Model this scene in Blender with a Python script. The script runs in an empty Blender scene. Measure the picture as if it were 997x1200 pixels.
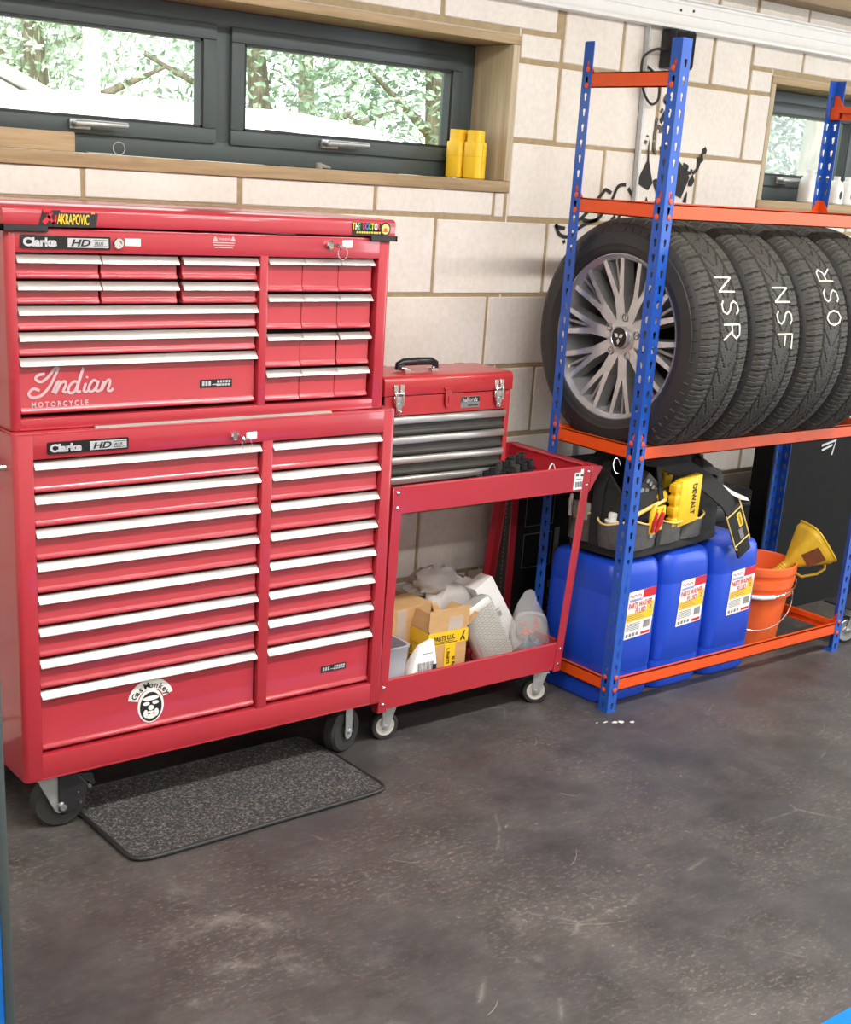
import bpy, bmesh, math, random
from mathutils import Vector, Matrix
rnd = random.Random(11)
SC = bpy.context.scene
COL = SC.collection
PI = math.pi

def lin(c):
    return tuple((x/12.92 if x <= 0.04045 else ((x+0.055)/1.055)**2.4) for x in c)
def rgb(r, g, b):
    return lin((r/255, g/255, b/255))

# ------------------------------------------------------------------ materials
def new_mat(name):
    m = bpy.data.materials.new(name); m.use_nodes = True
    nt = m.node_tree; b = nt.nodes['Principled BSDF']
    return m, nt, b
def noise_node(nt, scale, detail=4, rough=.6, coord='Object', stretch=None):
    tc = nt.nodes.new('ShaderNodeTexCoord'); n = nt.nodes.new('ShaderNodeTexNoise')
    n.inputs['Scale'].default_value = scale; n.inputs['Detail'].default_value = detail
    n.inputs['Roughness'].default_value = rough
    if stretch:
        mp = nt.nodes.new('ShaderNodeMapping'); mp.inputs['Scale'].default_value = stretch
        nt.links.new(tc.outputs[coord], mp.inputs['Vector']); nt.links.new(mp.outputs[0], n.inputs['Vector'])
    else:
        nt.links.new(tc.outputs[coord], n.inputs['Vector'])
    return n
def ramp(nt, src, stops):
    r = nt.nodes.new('ShaderNodeValToRGB'); e = r.color_ramp.elements
    while len(e) < len(stops): e.new(.5)
    for k, (p, c) in enumerate(stops):
        e[k].position = p; e[k].color = tuple(c) + ((1,) if len(c) == 3 else ())
    nt.links.new(src, r.inputs['Fac']); return r
def mixc(nt, fac, a, b, mode='MIX'):
    m = nt.nodes.new('ShaderNodeMix'); m.data_type = 'RGBA'; m.blend_type = mode
    for s, v in ((0, fac), (6, a), (7, b)):
        if hasattr(v, 'links') or hasattr(v, 'is_linked'): nt.links.new(v, m.inputs[s])
        else: m.inputs[s].default_value = v if s == 0 else tuple(v) + (1,)
    return m.outputs[2]
def bump(nt, b, h, strength=.2, dist=.002):
    bm = nt.nodes.new('ShaderNodeBump'); bm.inputs['Strength'].default_value = strength
    bm.inputs['Distance'].default_value = dist
    nt.links.new(h, bm.inputs['Height']); nt.links.new(bm.outputs[0], b.inputs['Normal'])
def mat(name, col, rough=.5, metal=0., var=.06, scale=30., bmp=0., coat=0., spec=.5, stretch=None, trans=0., alpha=1.):
    m, nt, b = new_mat(name)
    n = noise_node(nt, scale, stretch=stretch)
    lo = tuple(max(0, c*(1-var)) for c in col); hi = tuple(min(1, c*(1+var)) for c in col)
    r = ramp(nt, n.outputs['Fac'], [(.3, lo), (.7, hi)])
    nt.links.new(r.outputs[0], b.inputs['Base Color'])
    b.inputs['Roughness'].default_value = rough; b.inputs['Metallic'].default_value = metal
    b.inputs['Specular IOR Level'].default_value = spec
    b.inputs['Coat Weight'].default_value = coat; b.inputs['Coat Roughness'].default_value = .08
    b.inputs['Transmission Weight'].default_value = trans
    b.inputs['Alpha'].default_value = alpha
    if bmp: bump(nt, b, n.outputs['Fac'], bmp)
    return m

M = {}
M['red'] = mat('red_paint', rgb(176, 42, 54), .38, var=.05, scale=4, coat=.6)
M['red_dark'] = mat('red_paint_toolbox', rgb(176, 42, 46), .38, var=.07, scale=8, coat=.4)
M['alu'] = mat('brushed_aluminium', (.62, .60, .56), .34, .8, var=.08, scale=60, stretch=(.15, 6, 6))
M['chrome'] = mat('chrome', (.8, .8, .8), .16, 1., var=.03)
M['steel'] = mat('zinc_steel', (.5, .52, .52), .42, .7, var=.1, scale=40)
M['galv'] = mat('galvanised_strip', (.55, .57, .57), .5, .35, var=.12, scale=50)
M['black'] = mat('black_plastic', rgb(34, 34, 36), .5, var=.12)
M['black_gloss'] = mat('black_gloss', rgb(24, 24, 26), .25, var=.1)
M['gap_shade'] = mat('painted_gap_shade', rgb(40, 16, 18), .7)  # dark tone painted in for the shade between drawers
M['rubber'] = mat('black_rubber', rgb(42, 42, 41), .62, var=.15, scale=25, bmp=.05)
M['tyre'] = mat('tyre_rubber', rgb(54, 52, 46), .66, var=.16, scale=18, bmp=.08)
M['sidewall'] = mat('tyre_sidewall', rgb(44, 43, 42), .55, var=.1, scale=12)
M['alloy'] = mat('machined_alloy', (.66, .66, .66), .26, .7, var=.05)
M['alloy_dark'] = mat('alloy_grey', (.33, .33, .325), .33, .65, var=.08)
M['blue'] = mat('blue_paint', rgb(30, 84, 178), .4, var=.06, scale=14, coat=.1)
M['orange'] = mat('orange_paint', rgb(228, 82, 20), .45, var=.05, scale=14)
M['bucket'] = mat('orange_plastic', rgb(238, 104, 48), .45, var=.08, scale=7)
M['can'] = mat('blue_plastic', rgb(26, 72, 196), .38, var=.06, scale=6, bmp=.02)
M['white'] = mat('white_paper', rgb(238, 236, 232), .6, var=.02)
M['white_pl'] = mat('white_plastic', rgb(232, 231, 226), .4, var=.03)
M['fascia'] = mat('white_fascia', rgb(236, 235, 231), .45, var=.02)
M['frame'] = mat('anthracite_frame', rgb(72, 82, 82), .5, var=.06, scale=6)
M['seal'] = mat('black_seal', rgb(30, 34, 38), .5)
M['yellow'] = mat('yellow_plastic', rgb(246, 200, 40), .42, var=.05)
M['yellow_deep'] = mat('tool_yellow', rgb(240, 182, 20), .45, var=.06)
M['funnel'] = mat('funnel_yellow', rgb(222, 178, 44), .5, var=.14, scale=18)
M['brown'] = mat('brown_stain', rgb(122, 70, 40), .7, var=.2, scale=30)
M['card'] = mat('cardboard', rgb(196, 156, 106), .75, var=.07, scale=16, stretch=(1, 1, 4))
M['card_in'] = mat('cardboard_inside', rgb(120, 92, 64), .8, var=.1)
M['tape'] = mat('yellow_tape', rgb(240, 196, 40), .35, var=.05)
M['fabric'] = mat('grey_fabric', rgb(90, 88, 86), .85, var=.18, scale=90, bmp=.15)
M['fabric_black'] = mat('black_fabric', rgb(38, 37, 36), .85, var=.2, scale=90, bmp=.15)
M['webbing'] = mat('webbing', rgb(30, 29, 28), .8, var=.2, scale=160)
M['trim_y'] = mat('cream_piping', rgb(226, 196, 110), .6)
M['greybag'] = mat('grey_plastic_film', rgb(178, 172, 168), .38, var=.12, scale=14, bmp=.3)
M['clear'] = mat('clear_film', rgb(224, 224, 224), .14, var=.1, scale=20, bmp=.4, alpha=.27, spec=.8)
M['tub'] = mat('translucent_plastic', rgb(178, 178, 186), .35, var=.06, alpha=.86)
M['hubgrey'] = mat('pale_grey_hub', rgb(196, 194, 186), .4, .2, var=.06)
M['lip'] = mat('dull_grey_lip', rgb(66, 64, 60), .6)
M['pleat'] = mat('pleat_grey', rgb(172, 168, 158), .5)
M['pad'] = mat('grey_pad', rgb(150, 146, 138), .7, var=.1)
M['silverw'] = mat('pleated_white', rgb(206, 204, 196), .3, .35, var=.04)
M['boxblack'] = mat('black_box', rgb(30, 30, 30), .8, var=.1, spec=.2)
M['boxgrey'] = mat('dark_grey_box', rgb(62, 60, 56), .6, var=.15)
M['foam'] = mat('foam_mat', rgb(40, 38, 34), .9, var=.2, scale=200, bmp=.2)
M['redink'] = mat('red_ink', rgb(202, 36, 52), .5)
M['ink'] = mat('black_ink', rgb(30, 28, 28), .55)
M['greyink'] = mat('grey_ink', rgb(120, 120, 122), .6)
M['pinkgrey'] = mat('silver_pink_vinyl', rgb(200, 168, 170), .4)
M['silverv'] = mat('silver_vinyl', rgb(200, 200, 202), .3, .3)
M['chalk'] = mat('paint_marker', rgb(214, 210, 196), .8, var=.15, scale=120)
M['scuff'] = mat('scuff_grey', rgb(128, 121, 111), .8, var=.2, scale=60)
M['mural'] = mat('mural_black', rgb(44, 42, 40), .8, var=.15)
M['mural_grey'] = mat('mural_grey', rgb(94, 88, 76), .8, var=.2)
M['green'] = mat('green_vinyl', rgb(70, 170, 70), .45)
M['bluev'] = mat('blue_vinyl', rgb(50, 110, 210), .45)
M['bluepart'] = mat('pale_blue_plastic', rgb(98, 136, 178), .4)
M['copper'] = mat('orange_red_parts', rgb(206, 84, 50), .45, var=.3, scale=80)
M['pliersred'] = mat('red_grip', rgb(190, 40, 44), .4)
M['liftblue'] = mat('lift_blue', rgb(20, 122, 222), .35, var=.05)
M['lidwhite'] = M['red']
M['wallplain'] = mat('painted_plaster', rgb(226, 220, 208), .8, var=.03)
M['ceil'] = mat('ceiling_boards', rgb(226, 218, 204), .8, var=.04)
M['shed'] = mat('white_cladding', rgb(244, 244, 240), .7, var=.02)
M['grass'] = mat('grass', rgb(130, 160, 90), .9, var=.25, scale=3)
M['leaf'] = mat('leaves', rgb(136, 160, 132), .7, var=.35, scale=2.5)
M['leaf2'] = mat('leaves_pale', rgb(170, 190, 164), .7, var=.35, scale=2.5)
M['hedge'] = mat('hedge_leaves', rgb(96, 118, 84), .8, var=.45, scale=2.5)
M['bark'] = mat('bark', rgb(128, 116, 100), .9, var=.35, scale=14, stretch=(3, 3, .4))

def mk_block():
    m, nt, b = new_mat('painted_block')
    n1 = noise_node(nt, 3.2, 3); n2 = noise_node(nt, 55, 5)
    r1 = ramp(nt, n1.outputs['Fac'], [(.3, rgb(226, 218, 207)), (.7, rgb(238, 231, 222))])
    r2 = ramp(nt, n2.outputs['Fac'], [(.25, rgb(222, 212, 202)), (.6, (1, 1, 1))])
    c = mixc(nt, .35, r1.outputs[0], r2.outputs[0], 'MULTIPLY')
    nt.links.new(c, b.inputs['Base Color']); b.inputs['Roughness'].default_value = .72
    bump(nt, b, n2.outputs['Fac'], .25, .002)
    return m
M['block'] = mk_block()
M['mortar'] = mat('mortar', rgb(166, 146, 112), .9, var=.14, scale=40, bmp=.3)

def mk_wood(name, c0, c1, stretch):
    m, nt, b = new_mat(name)
    n = noise_node(nt, 5, 6, .65, stretch=stretch); n2 = noise_node(nt, 6, 2)
    r = ramp(nt, n.outputs['Fac'], [(.3, c0), (.65, c1)])
    r2 = ramp(nt, n2.outputs['Fac'], [(.62, (1, 1, 1)), (.72, (.62, .5, .4))])
    c = mixc(nt, .6, r.outputs[0], r2.outputs[0], 'MULTIPLY')
    nt.links.new(c, b.inputs['Base Color']); b.inputs['Roughness'].default_value = .65
    bump(nt, b, n.outputs['Fac'], .15, .001)
    return m
M['wood_x'] = mk_wood('pine_board_lengthways', rgb(146, 122, 88), rgb(186, 160, 122), (.5, 10, 10))
M['wood_z'] = mk_wood('pine_board_upright', rgb(164, 146, 118), rgb(204, 188, 158), (8, 8, .4))
M['plywood'] = mk_wood('brown_timber', rgb(132, 110, 80), rgb(160, 136, 102), (.5, 6, 6))

def mk_floor():
    m, nt, b = new_mat('worn_black_floor_paint')
    big = noise_node(nt, 1.1, 5, .62); mid = noise_node(nt, 6, 6, .68); fine = noise_node(nt, 46, 5, .7)
    c1 = ramp(nt, big.outputs['Fac'], [(.3, rgb(60, 59, 60)), (.55, rgb(80, 76, 74)), (.75, rgb(98, 90, 83))])
    c2 = ramp(nt, mid.outputs['Fac'], [(.35, (.55, .55, .56)), (.6, (1, 1, 1)), (.75, (1.0, .98, .94))])
    c = mixc(nt, .75, c1.outputs[0], c2.outputs[0], 'MULTIPLY')
    det = noise_node(nt, 24, 9, .78, stretch=(.6, 1.5, 1))
    dr_ = ramp(nt, det.outputs['Fac'], [(.3, (.72, .72, .73)), (.5, (.97, .97, .97)), (.72, (1.32, 1.28, 1.22))])
    c = mixc(nt, .9, c, dr_.outputs[0], 'MULTIPLY')
    sc = ramp(nt, fine.outputs['Fac'], [(.62, (0, 0, 0)), (.72, (1, 1, 1))])
    patch = ramp(nt, mid.outputs['Fac'], [(.5, (0, 0, 0)), (.62, (.8, .8, .8))])
    mm = nt.nodes.new('ShaderNodeMath'); mm.operation = 'MULTIPLY'
    nt.links.new(sc.outputs[0], mm.inputs[0]); nt.links.new(patch.outputs[0], mm.inputs[1])
    c = mixc(nt, mm.outputs[0], c, rgb(150, 142, 130))
    sp = noise_node(nt, 75, 7, .75, stretch=(.7, 1.3, 1)); br = noise_node(nt, 2.3, 5, .7)
    s1 = ramp(nt, sp.outputs['Fac'], [(.52, (0, 0, 0)), (.66, (1, 1, 1))]); s2 = ramp(nt, br.outputs['Fac'], [(.42, (.08,)*3), (.62, (.75,)*3)])
    m3 = nt.nodes.new('ShaderNodeMath'); m3.operation = 'MULTIPLY'
    nt.links.new(s1.outputs[0], m3.inputs[0]); nt.links.new(s2.outputs[0], m3.inputs[1])
    c = mixc(nt, m3.outputs[0], c, rgb(128, 119, 106))
    # long thin scratches
    w = nt.nodes.new('ShaderNodeTexVoronoi'); w.feature = 'DISTANCE_TO_EDGE'; w.inputs['Scale'].default_value = 1.3
    tc = nt.nodes.new('ShaderNodeTexCoord'); wn = noise_node(nt, 2.2, 3)
    vm = nt.nodes.new('ShaderNodeMix'); vm.data_type = 'VECTOR'; vm.inputs[0].default_value = .12
    nt.links.new(tc.outputs['Object'], vm.inputs[4]); nt.links.new(wn.outputs['Color'], vm.inputs[5])
    nt.links.new(vm.outputs[1], w.inputs['Vector'])
    sr = ramp(nt, w.outputs['Distance'], [(.0, (.5, .5, .5)), (.006, (0, 0, 0))])
    m2 = nt.nodes.new('ShaderNodeMath'); m2.operation = 'MULTIPLY'
    nt.links.new(sr.outputs[0], m2.inputs[0]); nt.links.new(patch.outputs[0], m2.inputs[1])
    c = mixc(nt, m2.outputs[0], c, rgb(140, 134, 126))
    nt.links.new(c, b.inputs['Base Color'])
    rr = ramp(nt, mid.outputs['Fac'], [(.35, (.42,)*3), (.7, (.62,)*3)])
    nt.links.new(rr.outputs[0], b.inputs['Roughness'])
    bump(nt, b, fine.outputs['Fac'], .12, .002)
    return m
M['floor'] = mk_floor()

def mk_carpet():
    m, nt, b = new_mat('speckled_carpet')
    n = noise_node(nt, 150, 3, .8)
    r = ramp(nt, n.outputs['Fac'], [(.42, rgb(38, 37, 37)), (.54, rgb(70, 67, 65)), (.68, rgb(132, 127, 121))])
    nt.links.new(r.outputs[0], b.inputs['Base Color']); b.inputs['Roughness'].default_value = .95
    bump(nt, b, n.outputs['Fac'], .8, .004)
    return m
M['carpet'] = mk_carpet()

def mk_glass():
    m = bpy.data.materials.new('window_glass'); m.use_nodes = True; nt = m.node_tree
    nt.nodes.clear(); o = nt.nodes.new('ShaderNodeOutputMaterial')
    t = nt.nodes.new('ShaderNodeBsdfTransparent'); g = nt.nodes.new('ShaderNodeBsdfGlossy')
    g.inputs['Roughness'].default_value = .02; t.inputs[0].default_value = (.95, .98, .97, 1)
    x = nt.nodes.new('ShaderNodeMixShader')
    x.inputs[0].default_value = .045; nt.links.new(t.outputs[0], x.inputs[1]); nt.links.new(g.outputs[0], x.inputs[2])
    nt.links.new(x.outputs[0], o.inputs[0]); return m
M['glass'] = mk_glass()

# ------------------------------------------------------------------ mesh builder
class MB:
    def __init__(s): s.v = []; s.f = []; s.m = []
    def face(s, pts, m=0):
        i = len(s.v); s.v += [Vector(p) for p in pts]; s.f.append(list(range(i, i+len(pts)))); s.m.append(m)
    def raw(s, vs, fs, m=0):
        i = len(s.v); s.v += [Vector(p) for p in vs]
        for f in fs: s.f.append([k+i for k in f]); s.m.append(m)
    def box(s, x0, x1, y0, y1, z0, z1, m=0):
        v = [(x0,y0,z0),(x1,y0,z0),(x1,y1,z0),(x0,y1,z0),(x0,y0,z1),(x1,y0,z1),(x1,y1,z1),(x0,y1,z1)]
        s.raw(v, [(0,3,2,1),(4,5,6,7),(0,1,5,4),(1,2,6,5),(2,3,7,6),(3,0,4,7)], m); return s
    def prism(s, poly, axis, a, b, m=0):
        def P(p, t):
            return {'x': (t, p[0], p[1]), 'y': (p[0], t, p[1]), 'z': (p[0], p[1], t)}[axis]
        n = len(poly); v = [P(p, a) for p in poly]+[P(p, b) for p in poly]
        s.raw(v, [tuple(range(n))[::-1], tuple(range(n, 2*n))]+[(k, (k+1) % n, n+(k+1) % n, n+k) for k in range(n)], m); return s
    def hexa(s, bot, top, m=0):
        v = list(bot)+list(top)
        s.raw(v, [(0,3,2,1),(4,5,6,7),(0,1,5,4),(1,2,6,5),(2,3,7,6),(3,0,4,7)], m); return s
    def loft(s, rings, m=0, cap=True, closed=True):
        n = len(rings[0]); v = [p for r in rings for p in r]; f = []
        for a in range(len(rings)-1):
            for k in range(n if closed else n-1):
                k2 = (k+1) % n; f.append((a*n+k, a*n+k2, (a+1)*n+k2, (a+1)*n+k))
        if cap: f += [tuple(range(n))[::-1], tuple(range((len(rings)-1)*n, len(rings)*n))]
        s.raw(v, f, m); return s
    def lathe(s, prof, c, axis=(0,0,1), n=32, m=0, cap=True, a0=0, a1=2*PI):
        ax = Vector(axis).normalized(); u = ax.orthogonal().normalized(); w = ax.cross(u); c = Vector(c)
        full = abs(a1-a0-2*PI) < 1e-6
        rings = [[c+ax*h+(u*math.cos(a0+(a1-a0)*k/(n if full else n-1))+w*math.sin(a0+(a1-a0)*k/(n if full else n-1)))*r for k in range(n)] for r, h in prof]
        return s.loft(rings, m, cap and full, full)
    def cyl(s, p, q, r, n=16, m=0, r2=None):
        p = Vector(p); q = Vector(q); d = q-p
        return s.lathe([(r, 0), (r if r2 is None else r2, d.length)], p, d, n, m)
    def tube(s, pts, r, n=8, m=0, closed=False):
        pts = [Vector(p) for p in pts]; N = len(pts); rings = []; prev = None
        for k in range(N):
            if closed: t = pts[(k+1) % N]-pts[k-1]
            else: t = pts[min(k+1, N-1)]-pts[max(k-1, 0)]
            t.normalize()
            if prev is None: u = t.orthogonal().normalized()
            else:
                u = prev-t*prev.dot(t); u = u.normalized() if u.length > 1e-6 else t.orthogonal().normalized()
            prev = u; w = t.cross(u); rr = r[k] if isinstance(r, (list, tuple)) else r
            rings.append([pts[k]+(u*math.cos(2*PI*j/n)+w*math.sin(2*PI*j/n))*rr for j in range(n)])
        if closed: rings.append(rings[0])
        return s.loft(rings, m, not closed)
    def ribbon(s, pts, nrm, w, t, m=0):
        # flat strap of width w and thickness t along pts; nrm = surface normal(s)
        pts = [Vector(p) for p in pts]; N = len(pts); rings = []
        for k in range(N):
            tg = (pts[min(k+1, N-1)]-pts[max(k-1, 0)]).normalized()
            nn = Vector(nrm[k] if isinstance(nrm[0], (list, tuple, Vector)) else nrm); nn = (nn-tg*nn.dot(tg)).normalized()
            sd = tg.cross(nn); ww = w[k] if isinstance(w, (list, tuple)) else w
            rings.append([pts[k]-sd*ww/2-nn*t/2, pts[k]+sd*ww/2-nn*t/2, pts[k]+sd*ww/2+nn*t/2, pts[k]-sd*ww/2+nn*t/2])
        return s.loft(rings, m)
    def ell(s, c, r, n=16, k=10, m=0):
        rings = []
        for a in range(k+1):
            t = PI*a/k; t = min(max(t, .02), PI-.02)
            rings.append([(c[0]+r[0]*math.sin(t)*math.cos(2*PI*j/n), c[1]+r[1]*math.sin(t)*math.sin(2*PI*j/n), c[2]-r[2]*math.cos(t)) for j in range(n)])
        return s.loft(rings, m)
    def add(s, o, Mx=None):
        i = len(s.v); s.v += [(Mx @ p if Mx else p.copy()) for p in o.v]
        for f, m in zip(o.f, o.m): s.f.append([k+i for k in f]); s.m.append(m)
        return s
    def xf(s, Mx): s.v = [Mx @ p for p in s.v]; return s
    def jitter(s, a, seed=1):
        r = random.Random(seed); s.v = [p+Vector((r.uniform(-a, a), r.uniform(-a, a), r.uniform(-a, a))) for p in s.v]; return s

def root_of(o):
    while o.parent: o = o.parent
    return o
def put(name, mb, mats, parent=None, loc=None, bevel=0., seg=2, smooth=None, local=False, label=None, sub=0, weld=0.):
    """link mb as ONE mesh object; its vertices are world coordinates unless local"""
    me = bpy.data.meshes.new(name)
    base = root_of(parent).location if parent else Vector(loc or (0, 0, 0))
    vs = mb.v if local else [p-base for p in mb.v]
    me.from_pydata([tuple(p) for p in vs], [], mb.f)
    mats = mats if isinstance(mats, (list, tuple)) else [mats]
    for m in mats: me.materials.append(M[m] if isinstance(m, str) else m)
    me.polygons.foreach_set('material_index', mb.m)
    bm = bmesh.new(); bm.from_mesh(me)
    if weld: bmesh.ops.remove_doubles(bm, verts=bm.verts, dist=weld)
    bmesh.ops.recalc_face_normals(bm, faces=bm.faces)
    if bevel:
        ed = [e for e in bm.edges if len(e.link_faces) == 2 and e.calc_face_angle(0) > .6]
        bmesh.ops.bevel(bm, geom=ed, offset=bevel, segments=seg, affect='EDGES', profile=.5, clamp_overlap=True)
    bm.to_mesh(me); bm.free()
    if smooth is not None or bevel:
        me.polygons.foreach_set('use_smooth', [True]*len(me.polygons))
        me.set_sharp_from_angle(angle=smooth if smooth is not None else .7)
    me.update()
    o = bpy.data.objects.new(name, me); COL.objects.link(o)
    if parent: o.parent = parent
    else: o.location = base
    if label: o['label'] = label
    if sub:
        md = o.modifiers.new('subdivision', 'SUBSURF'); md.levels = sub; md.render_levels = sub
    return o
def tag(o, label, cat, group=None):
    o['label'] = label; o['category'] = cat
    if group: o['group'] = group
    return o
def thing(name, label, cat, loc=(0, 0, 0), rot=(0, 0, 0), group=None):
    o = bpy.data.objects.new(name, None); COL.objects.link(o); o.empty_display_size = .05
    o.location = loc; o.rotation_euler = rot
    return tag(o, label, cat, group)
def struct(name, mb, m, **k):
    o = put(name, mb, m, **k)
    if not o.parent: o['kind'] = 'structure'
    return o
def copy_tree(o, parent=None):
    c = o.copy(); COL.objects.link(c)
    if parent: c.parent = parent
    for ch in [q for q in bpy.data.objects if q.parent == o]: copy_tree(ch, c)
    return c

FONT_CACHE = {}
def text(s, size, o, xd, yd, shear=0., bold=0., align='LEFT', sx=1., depth=.0006, space=1.):
    """lettering as a thin mesh: o = origin, xd / yd = reading and up directions"""
    key = (s, shear, bold, align, space)
    if key not in FONT_CACHE:
        cu = bpy.data.curves.new('lettering', 'FONT'); cu.body = s; cu.size = 1; cu.shear = shear; cu.offset = bold
        cu.align_x = align; cu.resolution_u = 3; cu.extrude = 0; cu.space_character = space
        ob = bpy.data.objects.new('lettering', cu); COL.objects.link(ob)
        dg = bpy.context.evaluated_depsgraph_get(); dg.update()
        me = bpy.data.meshes.new_from_object(ob.evaluated_get(dg))
        FONT_CACHE[key] = ([v.co.copy() for v in me.vertices], [list(p.vertices) for p in me.polygons])
        bpy.data.objects.remove(ob); bpy.data.curves.remove(cu); bpy.data.meshes.remove(me)
    vs, fs = FONT_CACHE[key]
    xd = Vector(xd).normalized(); yd = Vector(yd).normalized(); nd = xd.cross(yd); o = Vector(o)
    r = MB(); r.raw([o+xd*(p.x*size*sx)+yd*(p.y*size)+nd*depth for p in vs], fs)
    return r
def plate(o, xd, yd, w, h, t=.001, rad=0., m=0):
    """thin rectangular plate, o = lower left corner, lying on its surface and t proud of it"""
    xd = Vector(xd).normalized(); yd = Vector(yd).normalized(); nd = xd.cross(yd); o = Vector(o)
    if rad:
        pts = []
        for cx, cy, a in ((w-rad, rad, -PI/2), (w-rad, h-rad, 0), (rad, h-rad, PI/2), (rad, rad, PI)):
            for k in range(5): pts.append((cx+rad*math.cos(a+k*PI/8), cy+rad*math.sin(a+k*PI/8)))
    else: pts = [(0, 0), (w, 0), (w, h), (0, h)]
    b = MB(); n = len(pts)
    v = [o+xd*p[0]+yd*p[1] for p in pts]; v += [p+nd*t for p in v]
    b.raw(v, [tuple(range(n))[::-1], tuple(range(n, 2*n))]+[(k, (k+1) % n, n+(k+1) % n, n+k) for k in range(n)], m)
    return b
def sring(cx, cy, z, a, b, e=4., n=40, ph=0.):
    r = []
    for k in range(n):
        t = 2*PI*k/n+ph; c, s = math.cos(t), math.sin(t)
        r.append((cx+a*math.copysign(abs(c)**(2/e), c), cy+b*math.copysign(abs(s)**(2/e), s), z))
    return r
X, Y, Z = Vector((1, 0, 0)), Vector((0, 1, 0)), Vector((0, 0, 1))

# ------------------------------------------------------------------ the room
struct('floor', MB().box(-4.2, 5.2, -5.2, .3, -.1, 0), 'floor')
WIN1 = (-1.985, -.172, 1.476, 1.918); WIN2 = (1.012, 2.3, 1.474, 1.918)
def minus(rs, h):
    out = []
    for (a, b, c, d) in rs:
        if h[0] >= b or h[1] <= a or h[2] >= d or h[3] <= c: out.append((a, b, c, d)); continue
        if a < h[0]: out.append((a, h[0], c, d))
        if b > h[1]: out.append((h[1], b, c, d))
        x0, x1 = max(a, h[0]), min(b, h[1])
        if c < h[2]: out.append((x0, x1, c, h[2]))
        if d > h[3]: out.append((x0, x1, h[3], d))
    return out
wall = MB()
zc = [-.16, .062, .285, .507, .728, .949, 1.173, 1.400, 1.629, 1.853, 1.931, 2.155, 2.38, 2.6]
L = .4495
J = .0065
for r in range(len(zc)-1):
    z0, z1 = max(zc[r]+J, 0), zc[r+1]-J
    off = {0: 0, 1: .5, 2: 0, 3: .5, 4: 0, 5: .5, 6: 0, 7: .5, 8: 0, 9: .5, 10: 0, 11: .5, 12: 0}[r]
    xs = [L*(k+off) for k in range(-10, 12)]
    if r == 2: xs = [x+.005 for x in xs]
    if r == 7: xs = [-1.985, -1.553, -1.115, -.671, -.229, -.184]+[x for x in xs if x > -.05 or x < -1.99]
    if r == 9: xs = [-4.2, -2.6, -.172, 0.0]+[.26, .69, .89, 1.012, 1.46, 1.91, 2.36, 2.81, 3.26, 3.7, 4.2, 4.6]
    if r == 10: xs = [-3.2, -2.3, -1.4, -.93, -.47, -.022]+[.26, .69, .89, 1.172, 1.62, 2.07, 2.52, 2.97, 3.42, 3.87]
    xs = sorted(x for x in xs if -4.2 < x < 5.2); xs = [-4.2]+xs+[5.2]
    for a, b in zip(xs[:-1], xs[1:]):
        zz1 = z1
        if r == 9 and a > -.01 and b < .9: zz1 = zc[11]-J
        if r == 10 and a > -.03 and b < .9: continue
        for q in minus(minus([(a+J, b-J, z0, zz1)], WIN1), WIN2):
            if q[1]-q[0] < .012 or q[3]-q[2] < .012: continue
            j = lambda: rnd.uniform(-.0022, .0022)
            y = rnd.uniform(-.0012, .001)
            wall.box(q[0]+j(), q[1]+j(), y, .08, q[2]+j(), q[3]+j(), 0)
for q in minus(minus([(-4.2, 5.2, 0, 2.6)], WIN1), WIN2):
    wall.box(q[0], q[1], .0035, .26, q[2], q[3], 1)
struct('wall_back', wall, ['block', 'mortar'], bevel=.0028, seg=1, smooth=.4)
struct('wall_left', MB().box(-4.3, -4.2, -5.2, .26, 0, 2.6), 'wallplain')
struct('wall_right', MB().box(5.2, 5.3, -5.2, .26, 0, 2.6), 'wallplain')
struct('wall_front', MB().box(-4.2, 5.2, -5.3, -5.2, 0, 2.6), 'wallplain')
struct('ceiling', MB().box(-4.2, 5.2, -5.2, .26, 2.6, 2.7), 'ceil')
struct('trim_1', MB().box(-4.2, 5.2, -.11, -.001, 2.143, 2.25), 'plywood', bevel=.004)

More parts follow.
